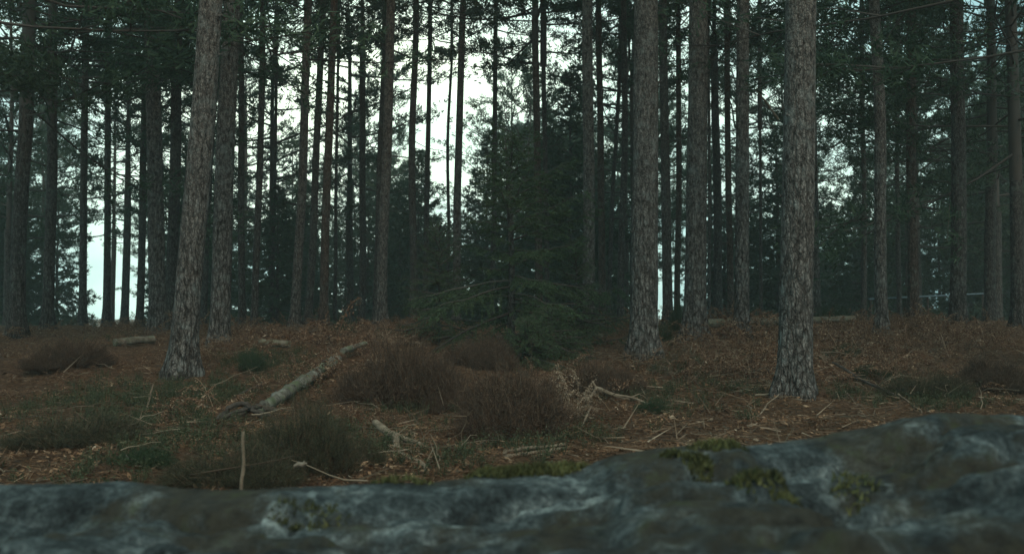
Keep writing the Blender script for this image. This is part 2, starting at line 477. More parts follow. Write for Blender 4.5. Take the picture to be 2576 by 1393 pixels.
def rock_z(x, y):
    """height of the rock's upper surface"""
    px = 1288 + x * FPX / 3.05
    R = np.interp(px, _ex, _er) + .05 * fbm(x * 3, 0 * x, 0, 5, 3)
    pe = np.interp(px, _ex, _ey)
    slope = (pe - 760) / FPX
    zr = CAM_H - slope * R
    t = R - y                                   # distance from the lip towards the camera
    z = zr + .02 * np.clip(t, 0, 3) + .02 * fbm(x * 2, y * 2, 0, 11, 4)
    z = z - .10 * np.clip(t - 1.6, 0, 3)
    # ledges: steps of broken rock a little behind the lip
    s = fbm(x * .9 + 4, y * 2.4, 0, 31, 4)
    z = z - .022 * np.clip(np.sin(t * 7 + s * 3.5) * 2, -1, 1) * np.clip(t * 3, 0, 1) * .8 - .03 * np.clip(t * 4, 0, 1)
    z = z + .05 * fbm(x * 3.2, y * 4, 0, 41, 6, .6) * np.clip(t * 3 + .25, .25, 1)
    for tc_, wd, dp, sd in ((.20, .02, .045, 61), (.55, .025, .045, 62), (.95, .03, .05, 63), (1.35, .05, .05, 64)):
        cc = tc_ + .16 * fbm(x * 1.1, 0 * x, 0, sd, 4)
        z = z - dp * np.exp(-((t - cc) / wd) ** 2) - .018 * (1 / (1 + np.exp(-(t - cc) / .012))) + .03 * np.exp(-np.abs(t - cc + .08) / .12)
    nn = 3.2 * fbm(x * 1.1 + .35 * vnoise(x * 5, y * 5, 0, 88), y * 1.9, 0, 81, 3) + 4
    fr_ = nn - np.floor(nn)
    z = z + .032 * (np.floor(nn) + np.clip((fr_ - .82) / .18, 0, 1) - 4) * np.clip(t * 2.5, 0, 1)
    # beyond the lip it rounds off and drops to the ground
    q = np.clip(-t, 0, 3)
    z = z - 1.6 * q ** 1.35 - .18 * np.clip(q * 6, 0, 1) * (1 + .6 * fbm(x * 3, y * 3, 0, 51, 3))
    return z


def build_rock():
    X = np.linspace(-3.4, 4.2, 420); Y = np.concatenate([np.linspace(-1.6, 1.2, 60)[:-1], np.linspace(1.2, 4.3, 260)])
    gx_, gy_ = np.meshgrid(X, Y)
    Z = rock_z(gx_, gy_)
    # rounded shoulders left, right and behind
    ed = np.maximum(np.clip((gx_ - 3.4) / .8, 0, 1), np.clip((-2.6 - gx_) / .8, 0, 1))
    ed = np.maximum(ed, np.clip((-.9 - gy_) / .7, 0, 1))
    Z = np.maximum(Z - 1.1 * ed ** 2, -.35)
    V = np.stack([gx_, gy_, Z], -1).reshape(-1, 3)
    nx, ny = len(X), len(Y)
    i = np.arange(ny - 1)[:, None] * nx; j = np.arange(nx - 1)[None]
    F = np.stack([i + j, i + j + 1, i + j + 1 + nx, i + j + nx], -1).reshape(-1, 4)
    b = MB(); b.add(V, F)
    # closed underside
    per = np.concatenate([np.arange(nx), np.arange(1, ny) * nx + nx - 1, (ny - 1) * nx + np.arange(nx - 2, -1, -1), np.arange(ny - 2, 0, -1) * nx])
    Vb = V[per].copy(); Vs = np.vstack([V[per], Vb]); Vs[len(per):, 2] = -.6
    k = np.arange(len(per)); kn = (k + 1) % len(per)
    b.add(Vs, np.stack([k, k + len(per), kn + len(per), kn], 1))
    o = b.build("boulder", M_ROCK)
    tag(o, "broad blue-grey lichened boulder slab filling the foreground, rising higher at its right end", "boulder")
    # fluffy moss on it
    mb = MB()
    cl = [(1330, 1190, .14, .016, 1500), (1240, 1196, .09, .012, 600), (1425, 1180, .07, .012, 450), (1755, 1168, .05, .035, 500), (1690, 1150, .04, .015, 200),
          (1880, 1205, .05, .025, 350), (1965, 1228, .045, .03, 350), (1800, 1128, .10, .015, 400), 
          (770, 1320, .12, .03, 250), (2150, 1230, .08, .03, 200), (1000, 1213, .12, .012, 200)]
    for px, py, rx, ry, n in cl:
        d = np.arange(1.3, 3.6, .01); r = ray(px, py)
        P = np.array([0, 0, CAM_H])[None] + r[None] * (d / r[1])[:, None]
        hit = P[:, 2] <= rock_z(P[:, 0], P[:, 1]); i0 = int(np.argmax(hit)) if hit.any() else len(d) - 40
        c = P[i0]
        a = rng.uniform(0, 6.28, n); q = np.sqrt(rng.uniform(0, 1, n)) * (1 + .35 * fbm(np.cos(a) * 2 + px, np.sin(a) * 2, 0, 3, 2))
        x = c[0] + rx * q * np.cos(a); y = c[1] + ry * 2.2 * q * np.sin(a)
        pillow = .022 * np.clip(1 - q, 0, 1) ** .5
        B = np.stack([x, y, rock_z(x, y) - .006 + pillow], 1)
        D = rng.normal(size=(n, 3)) * .6 + [0, 0, 1]
        mb.blades(B, D, rng.uniform(.012, .032, n), rng.uniform(.005, .011, n))
    tag(mb.build("moss", M_MOSS), kind="stuff", label="bright yellow-green moss cushions on the grey rock", cat="moss")


build_rock()

# ------------------------------------------------------------------ tree prototypes
def unit(v): return v / (np.linalg.norm(v) + 1e-9)


def pine_crown(seed, H=9.0, R=2.6, nb=40, tuft=9, nl=.17, nw=.04, sub=6, per=7, bt=1.0):
    r = np.random.default_rng(seed)
    b = MB(); TB = []; TD = []
    b.tube([[0, 0, -.05], [.05 * r.normal(), .05 * r.normal(), H * .5], [.1 * r.normal(), .1 * r.normal(), H]], [.085, .06, .015], 6, 0)
    for k in range(nb):
        f = (k + r.uniform(-.4, .4)) / nb; f = min(max(f, 0), 1); h = H * f ** .92
        az = k * 2.4 + r.normal() * .4
        Lb = R * (.35 + .9 * math.sin(math.pi * min(1, .22 + .78 * f)) ** .8) * r.uniform(.55, 1.15)
        el = math.radians(-12 + 55 * f + r.normal() * 10)
        d = np.array([math.cos(az) * math.cos(el), math.sin(az) * math.cos(el), math.sin(el)])
        t = np.linspace(0, 1, 5)
        P = np.array([0, 0, h]) + d * (t * Lb)[:, None] + np.array([0, 0, 1]) * (.16 * Lb * (t ** 2))[:, None] + r.normal(size=(5, 3)) * .04 * Lb * t[:, None]
        b.tube(P, np.linspace(.032, .008, 5) * bt * (.5 + Lb / R * .6), 4, 0, cap=False)
        for s_ in range(sub):
            u = .35 + .65 * (s_ + .5) / sub; i = u * 4; i0 = min(int(i), 3)
            p0 = P[i0] + (P[i0 + 1] - P[i0]) * (i - i0)
            side = 1 if s_ % 2 else -1
            a2 = az + side * r.uniform(.4, 1.1) * (1 if s_ < sub - 1 else .2)
            e2 = el + r.uniform(-.1, .5)
            d2 = np.array([math.cos(a2) * math.cos(e2), math.sin(a2) * math.cos(e2), math.sin(e2)])
            L2 = Lb * r.uniform(.2, .42)
            p1 = p0 + d2 * L2
            b.tube([p0, (p0 + p1) / 2 + r.normal(size=3) * .03, p1], [.010, .007, .004], 3, 0, cap=False)
            for q in range(per):
                v = .25 + .75 * (q + 1) / per
                TB.append(p0 + (p1 - p0) * v + r.normal(size=3) * .07 * L2 + r.normal(size=3) * .05); TD.append(d2)
    TB = np.repeat(np.array(TB), tuft, 0); TD = np.repeat(np.array(TD), tuft, 0)
    D = TD * .7 + r.normal(size=TB.shape) * .65 + np.array([0, 0, .35])
    b.blades(TB + r.normal(size=TB.shape) * .05, D, r.uniform(.6, 1.2, len(TB)) * nl, nw, 1)
    return b.mesh("crown", [M_TWIG, M_PINE], smooth=False)


def cone_crown(seed, H=7.0, R=1.7, nb=70, droop=.3, nl=.11, nw=.028, twigs=16, needles=16, leaf=M_SPRUCE, h0=.05, pw=.8, irr=0.0):
    """young spruce: tiers of drooping branches down to the ground, flat sprays of needles"""
    r = np.random.default_rng(seed)
    b = MB(); TB = []; TD = []
    for k in range(nb):
        f = k / nb; h = H * (h0 + (1 - h0) * f)
        az = k * 2.399 + r.normal() * .3
        Lb = R * (1 - f) ** pw * r.uniform(.6 - irr, 1.15) + .12
        el = math.radians(5 + 45 * f ** 1.5 + r.normal() * 7)
        d = np.array([math.cos(az) * math.cos(el), math.sin(az) * math.cos(el), math.sin(el)])
        t = np.linspace(0, 1, 6)
        P = np.array([0, 0, h]) + d * (t * Lb)[:, None] + np.array([0, 0, -1]) * (droop * Lb * t ** 1.6 * (1 - f))[:, None] + np.array([0, 0, 1]) * (.12 * Lb * t ** 4)[:, None]
        P += r.normal(size=(6, 3)) * .025 * Lb * t[:, None]
        b.tube(P, np.linspace(.017, .004, 6) * (.4 + Lb / R), 4, 0, cap=False)
        T = np.gradient(P, axis=0)
        nt_ = max(4, int(twigs * (Lb / R) ** .7))
        for s_ in range(nt_):
            u = .12 + .86 * (s_ + r.uniform()) / nt_; i = u * 5; i0 = min(int(i), 4)
            p0 = P[i0] + (P[i0 + 1] - P[i0]) * (i - i0); tt = unit(T[i0])
            side = unit(np.cross(tt, [0, 0, 1])) * (1 if s_ % 2 else -1)
            d2 = unit(tt * r.uniform(.5, 1.0) + side * r.uniform(.5, 1.1) + np.array([0, 0, -.25 - .3 * r.uniform()]))
            L2 = Lb * (.36 * (1 - u * .65)) * r.uniform(.6, 1.3) + .06
            p1 = p0 + d2 * L2 + np.array([0, 0, -.12 * L2])
            m = max(6, int(needles * L2 / .25))
            v = r.uniform(0, 1, m)[:, None]
            TB.append(p0 + (p1 - p0) * v + r.normal(size=(m, 3)) * .006)
            TD.append(d2 * .8 + r.normal(size=(m, 3)) * .55)
            b.tube([p0, p1], [.004, .002], 3, 0, cap=False)
        m = 10; v = r.uniform(.3, 1, m)[:, None]
        TB.append(P[-2] + (P[-1] - P[-2]) * v); TD.append(T[-1] * 2 + r.normal(size=(m, 3)) * .4)
    TB = np.vstack(TB); TD = np.vstack(TD)
    b.blades(TB, TD, r.uniform(.6, 1.2, len(TB)) * nl, nw, 1)
    return b.mesh("crown", [M_TWIG, leaf], smooth=False)


CROWNS = [pine_crown(s, H=h, R=rr, nb=nb) for s, h, rr, nb in ((1, 9, 2.6, 40), (2, 8, 2.2, 34), (3, 10, 2.8, 46), (4, 7, 2.4, 32))]
CROWNS += [pine_crown(9, H=8, R=2.8, nb=70, tuft=14, nl=.13, nw=.022, bt=.45, sub=8, per=8), pine_crown(10, H=9, R=3.0, nb=74, tuft=14, nl=.13, nw=.022, bt=.45, sub=8, per=8)]  # extra-dense crowns, shaped to darken the upper corners of the view
CONES = [cone_crown(s, H=h, R=rr, nl=.2, nw=.05, twigs=14, needles=14, leaf=M_PINE, droop=.15, h0=.03) for s, h, rr in ((11, 7, 2.0), (12, 8, 2.2), (13, 6, 1.9))]


def trunk_mesh(r, H, base, top_dir, flare=.85, seed=0, sides=24, stubs=8, bend=.06, rings=None):
    """tapering trunk that leans along top_dir, with root flare, bark-scale bumps and snapped branch stubs"""
    rr = np.random.default_rng(seed)
    hs = np.concatenate([np.linspace(-.25, 1.2, 16), np.linspace(1.35, 8, 30), np.linspace(8.5, H, 8)]) if H > 9 else np.linspace(-.25, H, 20)
    ax = np.stack([top_dir[0] * hs, top_dir[1] * hs, hs], 1)
    bx, by = rr.uniform(0, 9, 2)
    amp = bend * np.clip(hs / 4, 0, 1)
    ax[:, 0] += amp * vnoise(hs * .22 + bx, 0 * hs, 0, seed) * 1.2; ax[:, 1] += amp * vnoise(hs * .22 + by, 0 * hs, 0, seed + 5)
    rad = r * (1 - .024 * (hs - 2)); rad = np.maximum(rad, .035)
    th = np.linspace(0, 2 * math.pi, sides, endpoint=False)
    n_l = rr.integers(4, 7); ph = rr.uniform(0, 6.28)
    fl = np.exp(-np.clip(hs - .05, 0, 99) / .26)[:, None] * flare * (.55 + .45 * np.cos(n_l * th + ph + .8 * np.sin(2 * th + ph)))[None]
    c, s = np.cos(th)[None], np.sin(th)[None]
    rg = fbm(c * 3.2 + bx, s * 3.2 + by, hs[:, None] * 1.6, seed, 4, .6)
    RR = rad[:, None] * (1 + .055 * rg + .02 * vnoise(c * 9, s * 9, hs[:, None] * 5, seed)) + r * fl
    V = np.stack([ax[:, 0:1] + RR * c, ax[:, 1:2] + RR * s, ax[:, 2:3] + 0 * RR], -1).reshape(-1, 3)
    n = len(hs)
    i = np.arange(n - 1)[:, None] * sides; j = np.arange(sides)[None]; k = (j + 1) % sides
    b = MB(); b.add(V, np.stack([i + j, i + k, i + k + sides, i + j + sides], -1).reshape(-1, 4))
    for q in range(stubs):
        h = rr.uniform(1.6, 7.5); a = rr.uniform(0, 6.28)
        p = np.array([np.interp(h, hs, ax[:, 0]), np.interp(h, hs, ax[:, 1]), h])
        d = np.array([math.cos(a), math.sin(a), rr.uniform(.1, .5)]); rl = r * (1 - .024 * (h - 2))
        b.tube([p + d * rl * .75, p + d * (rl + rr.uniform(.02, .07))], [.022, .012], 6, 0)
    return b.mesh("trunk", [None]) if False else (b, ax)


def bare_branch(p, az, L_, el=.1, seed=0):
    r = np.random.default_rng(seed); b = MB()
    d = np.array([math.cos(az) * math.cos(el), math.sin(az) * math.cos(el), math.sin(el)])
    t = np.linspace(0, 1, 7)
    P = np.array(p) + d * (t * L_)[:, None] + np.array([0, 0, .18 * L_]) * ((t - .6) ** 2 * 1.5 - .5)[:, None] + r.normal(size=(7, 3)) * .03 * L_ * t[:, None]
    b.tube(P, np.linspace(.016, .004, 7), 5, 0)
    for k in range(5):
        i = r.integers(2, 6); a2 = az + r.choice([-1, 1]) * r.uniform(.4, 1.0); e2 = el + r.uniform(-.3, .6)
        d2 = np.array([math.cos(a2) * math.cos(e2), math.sin(a2) * math.cos(e2), math.sin(e2)]) * L_ * r.uniform(.2, .45)
        b.tube([P[i], P[i] + d2 * .5 + r.normal(size=3) * .02, P[i] + d2], [.007, .005, .002], 4, 0, cap=False)
    return b


NT = 0
def pine(xb, d, xt, yt, w_, label, m=None, crown_base=11.0, name="pine_tree", H=19, branches=0, group="pine trunks standing in view", br_h=(2.5, 6), crown=None, yw=None):
    """xb: where the foot stands (photo column) at distance d; (xt, yt) where its upper stem passes; w_: stem width"""
    global NT
    NT += 1
    m = m or M_BARK
    if 560 < xb < 1260 and d > 20: crown_base = max(crown_base, 10.5 if NT % 3 else 9.0)
    if 1540 < xb < 1730 and d > 20: crown_base += 2
    P0 = gx(xb, d)
    P1 = at(xt, yt, d)
    lean = (P1[0] - P0[0]) / max(P1[2] - P0[2], .5)
    r = w_ * d / FPX / 2
    root = empty(name, P0)
    tag(root, label, "tree", group)
    cb = crown_base
    b, ax = trunk_mesh(r, cb + .5, P0, (lean, random.uniform(-.012, .012)), seed=NT * 7 + 1, stubs=random.randint(5, 12) if r > .07 and crown is None else 0)
    b.build("trunk", m, root)
    rs = np.random.default_rng(NT)
    for q in range(branches):
        h = rs.uniform(*br_h); a = rs.choice([0, math.pi]) + rs.normal() * .6
        p = [np.interp(h, ax[:, 2], ax[:, 0]), np.interp(h, ax[:, 2], ax[:, 1]), h]
        bare_branch(p, a, rs.uniform(.6, 1.7), rs.uniform(-.15, .35), NT * 31 + q).build("branch", M_TWIG, root)
    cr_ = CROWNS[NT % 4] if crown is None else CROWNS[crown]
    top = [float(np.interp(cb, ax[:, 2], ax[:, 0])), float(np.interp(cb, ax[:, 2], ax[:, 1])), cb]
    put("crown", cr_, root, top, (0, 0, NT * 1.7), (H - cb) / 8.5 * .95)
    return root


# the stems one can pick out in the photo, roughly near to far; the last ones add corner-darkening edge crowns -------------------------------------------------
pine(1995, 10.2, 2012, 60, 80, "thick grey pine trunk nearest the camera on the right, roots flaring onto orange litter", br_h=(4, 5))
pine(460, 12.1, 520, 60, 62, "thick pine trunk at left leaning rightwards, nearest of the left-hand stems, above green ground plants")
pine(1618, 14.2, 1627, 0, 66, "stout flaky-barked pine trunk just right of the centre, foot hidden by dry bracken stems")
pine(552, 15.7, 592, 60, 47, "pale grey pine trunk standing just behind and right of the leaning left-hand trunk")
pine(1748, 16.4, 1750, 0, 52, "straight grey trunk between the stout flaky one and the slim pale one, dark bush below", branches=2)
pine(1866, 16.2, 1868, 30, 34, "slim pale grey trunk midway between two thick right-hand trunks, pale log behind its foot", branches=1)
pine(2218, 17.0, 2205, 200, 29, "slim grey trunk at far right rising out of tall brown bracken")
pine(400, 20.5, 385, 180, 40, "grey-brown upright trunk left of the leaning trunk, behind the short pale log")
pine(1480, 19.5, 1483, 0, 30, "slim straight light-grey pine right of the green spruce, alone before dark foliage")
pine(742, 24.5, 776, 0, 23, "slim light-grey trunk leaning right, first clear stem left of the dark middle group")
pine(960, 24.0, 983, 0, 26, "slim light-grey trunk rising at the left edge of the green spruce's branches")
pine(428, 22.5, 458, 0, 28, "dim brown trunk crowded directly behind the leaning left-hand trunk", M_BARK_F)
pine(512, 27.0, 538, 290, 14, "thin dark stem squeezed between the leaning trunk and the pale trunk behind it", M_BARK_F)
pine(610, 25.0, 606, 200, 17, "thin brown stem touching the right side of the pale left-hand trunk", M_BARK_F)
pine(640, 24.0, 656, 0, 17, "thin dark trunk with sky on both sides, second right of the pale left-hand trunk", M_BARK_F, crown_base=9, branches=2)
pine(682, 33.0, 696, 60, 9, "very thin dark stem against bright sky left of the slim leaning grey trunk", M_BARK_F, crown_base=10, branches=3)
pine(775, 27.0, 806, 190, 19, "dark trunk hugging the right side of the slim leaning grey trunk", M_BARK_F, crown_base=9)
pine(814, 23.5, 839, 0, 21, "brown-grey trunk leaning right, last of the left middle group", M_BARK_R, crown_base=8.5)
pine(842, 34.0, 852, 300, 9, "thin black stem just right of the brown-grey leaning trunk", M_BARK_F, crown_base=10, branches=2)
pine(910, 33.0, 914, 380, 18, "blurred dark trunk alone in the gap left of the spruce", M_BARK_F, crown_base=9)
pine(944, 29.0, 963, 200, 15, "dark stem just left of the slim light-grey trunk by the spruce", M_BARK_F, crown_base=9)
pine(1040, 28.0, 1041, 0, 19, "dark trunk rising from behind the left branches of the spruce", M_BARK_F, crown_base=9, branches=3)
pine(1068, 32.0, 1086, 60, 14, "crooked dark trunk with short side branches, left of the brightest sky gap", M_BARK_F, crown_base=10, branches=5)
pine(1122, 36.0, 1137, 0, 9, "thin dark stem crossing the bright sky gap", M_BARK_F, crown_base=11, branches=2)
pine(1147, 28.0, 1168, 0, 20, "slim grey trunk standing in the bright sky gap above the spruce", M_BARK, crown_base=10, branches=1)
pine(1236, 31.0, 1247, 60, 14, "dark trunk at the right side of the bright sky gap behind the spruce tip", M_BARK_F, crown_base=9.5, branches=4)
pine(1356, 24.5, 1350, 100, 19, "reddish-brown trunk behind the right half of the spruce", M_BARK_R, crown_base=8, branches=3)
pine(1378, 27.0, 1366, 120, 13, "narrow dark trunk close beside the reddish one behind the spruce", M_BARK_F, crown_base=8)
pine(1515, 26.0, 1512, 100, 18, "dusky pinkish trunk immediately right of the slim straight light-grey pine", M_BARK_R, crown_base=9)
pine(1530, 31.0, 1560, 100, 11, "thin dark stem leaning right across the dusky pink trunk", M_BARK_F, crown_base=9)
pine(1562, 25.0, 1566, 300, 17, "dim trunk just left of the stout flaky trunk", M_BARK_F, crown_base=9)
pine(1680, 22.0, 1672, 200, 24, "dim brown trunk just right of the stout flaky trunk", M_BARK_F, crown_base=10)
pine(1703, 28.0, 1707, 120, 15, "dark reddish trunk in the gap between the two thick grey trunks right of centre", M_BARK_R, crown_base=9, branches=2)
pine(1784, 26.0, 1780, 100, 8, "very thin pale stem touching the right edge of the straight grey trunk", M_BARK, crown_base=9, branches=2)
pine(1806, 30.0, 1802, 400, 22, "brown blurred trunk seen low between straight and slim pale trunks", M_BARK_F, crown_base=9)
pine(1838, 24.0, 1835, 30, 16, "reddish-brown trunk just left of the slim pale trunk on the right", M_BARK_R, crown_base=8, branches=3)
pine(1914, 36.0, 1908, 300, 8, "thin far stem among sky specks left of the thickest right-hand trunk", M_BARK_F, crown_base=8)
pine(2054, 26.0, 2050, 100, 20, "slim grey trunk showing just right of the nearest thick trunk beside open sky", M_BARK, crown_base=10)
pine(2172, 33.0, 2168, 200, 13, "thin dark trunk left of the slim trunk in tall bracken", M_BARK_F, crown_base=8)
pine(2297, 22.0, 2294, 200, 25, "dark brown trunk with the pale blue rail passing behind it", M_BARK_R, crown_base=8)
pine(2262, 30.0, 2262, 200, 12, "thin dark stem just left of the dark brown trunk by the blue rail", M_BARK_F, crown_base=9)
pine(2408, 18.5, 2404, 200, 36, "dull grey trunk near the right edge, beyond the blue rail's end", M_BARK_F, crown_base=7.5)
pine(2490, 24.0, 2484, 200, 26, "second trunk from the right edge of the view, in shade", M_BARK_F, crown_base=4.5, crown=4)  # low dense crown added to darken the right corner
pine(2560, 20.0, 2552, 200, 30, "last shaded trunk at the right edge of the view", M_BARK_F, crown_base=3.4, crown=5)  # crown set low and thick to add darkness at the right edge
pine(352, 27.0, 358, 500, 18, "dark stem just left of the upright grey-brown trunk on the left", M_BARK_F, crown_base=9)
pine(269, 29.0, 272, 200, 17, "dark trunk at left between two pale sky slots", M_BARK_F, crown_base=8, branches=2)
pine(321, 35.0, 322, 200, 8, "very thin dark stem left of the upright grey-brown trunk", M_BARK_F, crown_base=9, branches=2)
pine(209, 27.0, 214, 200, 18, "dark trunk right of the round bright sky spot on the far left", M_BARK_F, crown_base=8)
pine(122, 22.0, 130, 200, 26, "second trunk from the left edge of the view, dark against pale sky", M_BARK_F, crown_base=5.2, crown=4)  # low dense crown added to darken the left corner
pine(45, 18.0, 60, 200, 34, "first shaded trunk at the left edge of the view", M_BARK_F, crown_base=4.2, crown=5)  # crown set low and thick to add darkness at the left edge
pine(-90, 12.6, -90, 200, 60, "added pine with its trunk unseen past the left edge, its dense boughs darkening the upper left corner", M_BARK, crown_base=4.4, crown=4)  # added tree, stem out of view; its low crown darkens the corner
pine(2690, 12.8, 2690, 200, 60, "added pine with its trunk unseen past the right edge, its dense boughs darkening the upper right corner", M_BARK, crown_base=4.4, crown=5)  # unseen stem, added so its thick boughs darken this corner

# ------------------------------------------------------------------ far forest: copies of a few prototypes
def far_proto(kind, i):
    root = empty("pine_tree" if kind == "pine" else "young_pine", (0, 0, 0))
    if kind == "pine":
        cb = [3.2, 5.0, 4.0, 2.6][i]
        b, ax = trunk_mesh(.13, cb + .3, None, (random.uniform(-.02, .02), 0), seed=300 + i, sides=10, stubs=0)
        b.build("trunk", M_BARK_F, root)
        put("crown", CROWNS[i], root, (float(np.interp(cb, ax[:, 2], ax[:, 0])), 0, cb), (0, 0, i), (1.2, 1.2, 1.15))
    else:
        b = MB(); H = [7, 8, 6][i]
        b.tube([[0, 0, -.2], [.03, 0, H * .5], [0, .02, H]], [.08, .05, .01], 8)
        b.build("trunk", M_BARK_F, root)
        put("crown", CONES[i], root)
    return root


def copy_tree(o):
    c = o.copy(); COL.objects.link(c)
    for ch in o.children:
        k = ch.copy(); COL.objects.link(k); k.parent = c
    return c


PP = [far_proto("pine", i) for i in range(4)]
YP = [far_proto("young", i) for i in range(3)]
used = set()


def place(protos, i, x, y, s, label, group):
    p = protos[i]
    o = p if id(p) not in used else copy_tree(p)
    used.add(id(p))
    o.location = (x, y, float(ground(x, y)) - .05); o.rotation_euler = (0, 0, random.uniform(0, 6.28)); o.scale = (s, s, s * random.uniform(.92, 1.1))
    tag(o, label, "tree", group)
    return o


def open_sky(px, py_top):
    """sectors where the photo shows sky down low"""
    return (985 < px < 1235) or (150 < px < 270) or (2056 < px < 2160) or (1655 < px < 1720)


def thin(px):
    return 540 < px < 900 or 130 < px < 370 or 1690 < px < 1950


SECT = [(150, "at the far left edge"), (400, "left of the upright grey-brown trunk"), (600, "behind the pair of leaning left-hand trunks"), (780, "between the pale left trunk and the slim leaning grey trunk"),
        (970, "left of the slim trunk beside the spruce"), (1245, "in the bright sky gap left of the spruce tip"), (1480, "directly behind the spruce"), (1620, "between the slim light-grey pine and the stout flaky trunk"),
        (1750, "between the stout flaky trunk and the straight grey trunk"), (1870, "between the straight grey trunk and the slim pale one"), (2000, "between the slim pale trunk and the nearest thick trunk"),
        (2210, "right of the nearest thick trunk"), (2400, "beyond the blue rail"), (9999, "at the far right edge")]


def where(px):
    for lim, t_ in SECT:
        if px < lim: return t_


r2 = random.Random(11)
n = 0
pts = []
while n < 80:
    px = r2.uniform(-250, 2830); d = r2.uniform(31, 78)
    if open_sky(px, 0) or (thin(px) and r2.random() < .55): continue
    x = (px - 1288) / FPX * d
    if any((x - a) ** 2 + (d - b_) ** 2 < 2.6 ** 2 for a, b_ in pts): continue
    pts.append((x, d)); n += 1
    place(PP, r2.randrange(4), x, d, r2.uniform(.85, 1.25), "dark background pine " + where(px), "far pines filling the background")
n = 0
while n < 96:
    px = r2.uniform(-300, 2880); d = r2.uniform(32, 70)
    if (open_sky(px, 0) and d < 40) or (thin(px) and r2.random() < .6): continue
    x = (px - 1288) / FPX * d
    if any((x - a) ** 2 + (d - b_) ** 2 < 1.5 ** 2 for a, b_ in pts): continue
    pts.append((x, d)); n += 1
    s = r2.uniform(.8, 1.3) * (.95 if open_sky(px, 0) else 1.1)
    place(YP, r2.randrange(3), x, d, s, "bushy low conifer far back, " + where(px), "young conifers behind the trunks")

for px, d, s in ((1005, 44, 1.0), (1060, 47, 1.12), (1100, 43, .85), (1150, 50, .95), (1195, 45, .95), (925, 46, .9), (870, 52, 1.0), (1030, 56, 1.2), (760, 50, .8), (640, 47, .75)):
    place(YP, int(px) % 3, (px - 1288) / FPX * d, d, s, "bushy low conifer far back, " + where(px), "young conifers behind the trunks")

# ------------------------------------------------------------------ the young spruce in the middle
sp = gx(1285, 15.6)
root = empty("spruce_tree", sp)
tag(root, "young dark-green spruce with drooping branches to the ground, in the centre behind brown heather", "tree")
b = MB(); b.tube([[0, 0, -.2], [.02, 0, 1.5], [-.06, 0, 3], [-.10, 0, 3.7]], [.075, .055, .035, .008], 8); b.build("trunk", M_BARK_F, root)
cm = cone_crown(77, H=3.7, R=2.2, nb=58, droop=.40, nl=.06, nw=.014, twigs=24, needles=54, h0=.10, pw=.62, irr=.4)
put("crown", cm, root, (0, 0, 0), (0, 0, .4))


def small_spruce(px, d, H, R, label, seed):
    p = gx(px, d); rt = empty("spruce_sapling", p)
    tag(rt, label, "tree", "spruce saplings")
    b = MB(); b.tube([[0, 0, -.1], [0, 0, H]], [.03, .005], 6); b.build("trunk", M_BARK_F, rt)
    put("crown", cone_crown(seed, H=H, R=R, nb=46, droop=.35, nl=.045, nw=.010, twigs=18, needles=34, h0=.05, leaf=M_SPRUCE), rt)


small_spruce(1450, 16.3, 1.9, 1.0, "small green sapling filling the gap right of the spruce's lower branches", 81)
small_spruce(1105, 17.0, 2.3, 1.15, "small green sapling under the left branches of the spruce", 82)
small_spruce(1385, 14.2, .75, .75, "low bushy green sapling below the spruce's right side, above the heather", 83)
small_spruce(1330, 13.6, .55, .6, "tiny dark sapling in front of the spruce foot", 84)

# ------------------------------------------------------------------ shrubs (heather and green bushes)
def heath(seed, stems=2200, H=.75, R=.85, mats=None, fine=9, leafy=.0, upright=.5):
    r = np.random.default_rng(seed); b = MB()
    az = r.uniform(0, 6.28, stems); q = np.sqrt(r.uniform(0, 1, stems))
    # dome surface targets
    lump = 1 + .5 * fbm(q * np.cos(az) * 3.2 + seed, q * np.sin(az) * 3.2, 0, seed, 3) + .10 * r.normal(size=stems) + .35 * (r.uniform(0, 1, stems) > .96)
    tip = np.stack([R * q * np.cos(az) * lump, R * q * np.sin(az) * lump, H * np.sqrt(np.clip(1 - .85 * q ** 2, 0, 1)) * lump * r.uniform(.4, 1.05, stems)], 1)
    root_ = np.stack([R * .62 * q * np.cos(az), R * .62 * q * np.sin(az), 0 * az], 1) + r.normal(size=(stems, 3)) * [.05, .05, 0]
    gap = fbm(tip[:, 0] * 4.5 + seed, tip[:, 1] * 4.5, tip[:, 2] * 3, seed + 3, 3) > -.16
    tip = tip[gap]; root_ = root_[gap]; stems = int(gap.sum())
    mid = root_ * .45 + tip * .55 + r.normal(size=(stems, 3)) * .10 * R
    def seg(a, c, w_, mi):
        D = c - a; Q = np.cross(D, r.normal(size=D.shape)); Q /= np.linalg.norm(Q, axis=1)[:, None] + 1e-9
        V = np.stack([a - Q * w_, a + Q * w_, c + Q * w_ * .7, c - Q * w_ * .7], 1).reshape(-1, 3)
        b.add(V, np.arange(4 * len(a)).reshape(-1, 4), mi)
    seg(root_, mid, .005, 0); seg(mid, tip, .0035, 0)
    k = fine
    u = r.uniform(.15, 1.05, (stems, k, 1)); base = (mid[:, None] + (tip - mid)[:, None] * u).reshape(-1, 3)
    dirv = np.repeat(tip - root_, k, 0); dirv /= np.linalg.norm(dirv, axis=1)[:, None]
    D = dirv * .8 + r.normal(size=base.shape) * .8 + [0, 0, .15]
    ln = r.uniform(.05, .15, len(base)) * (R / .8)
    b.blades(base, D, ln, .007, 1)
    # tiny leaves on the sprigs
    Du = D / np.linalg.norm(D, axis=1)[:, None]
    m = 4
    B2 = (np.repeat(base, m, 0) + np.repeat(Du * ln[:, None], m, 0) * r.uniform(.2, 1, (len(base) * m, 1)))
    b.blades(B2, np.repeat(Du, m, 0) * .5 + r.normal(size=B2.shape) * .6, r.uniform(.012, .028, len(B2)), .006, 1)
    return b.mesh("foliage", mats, smooth=False)


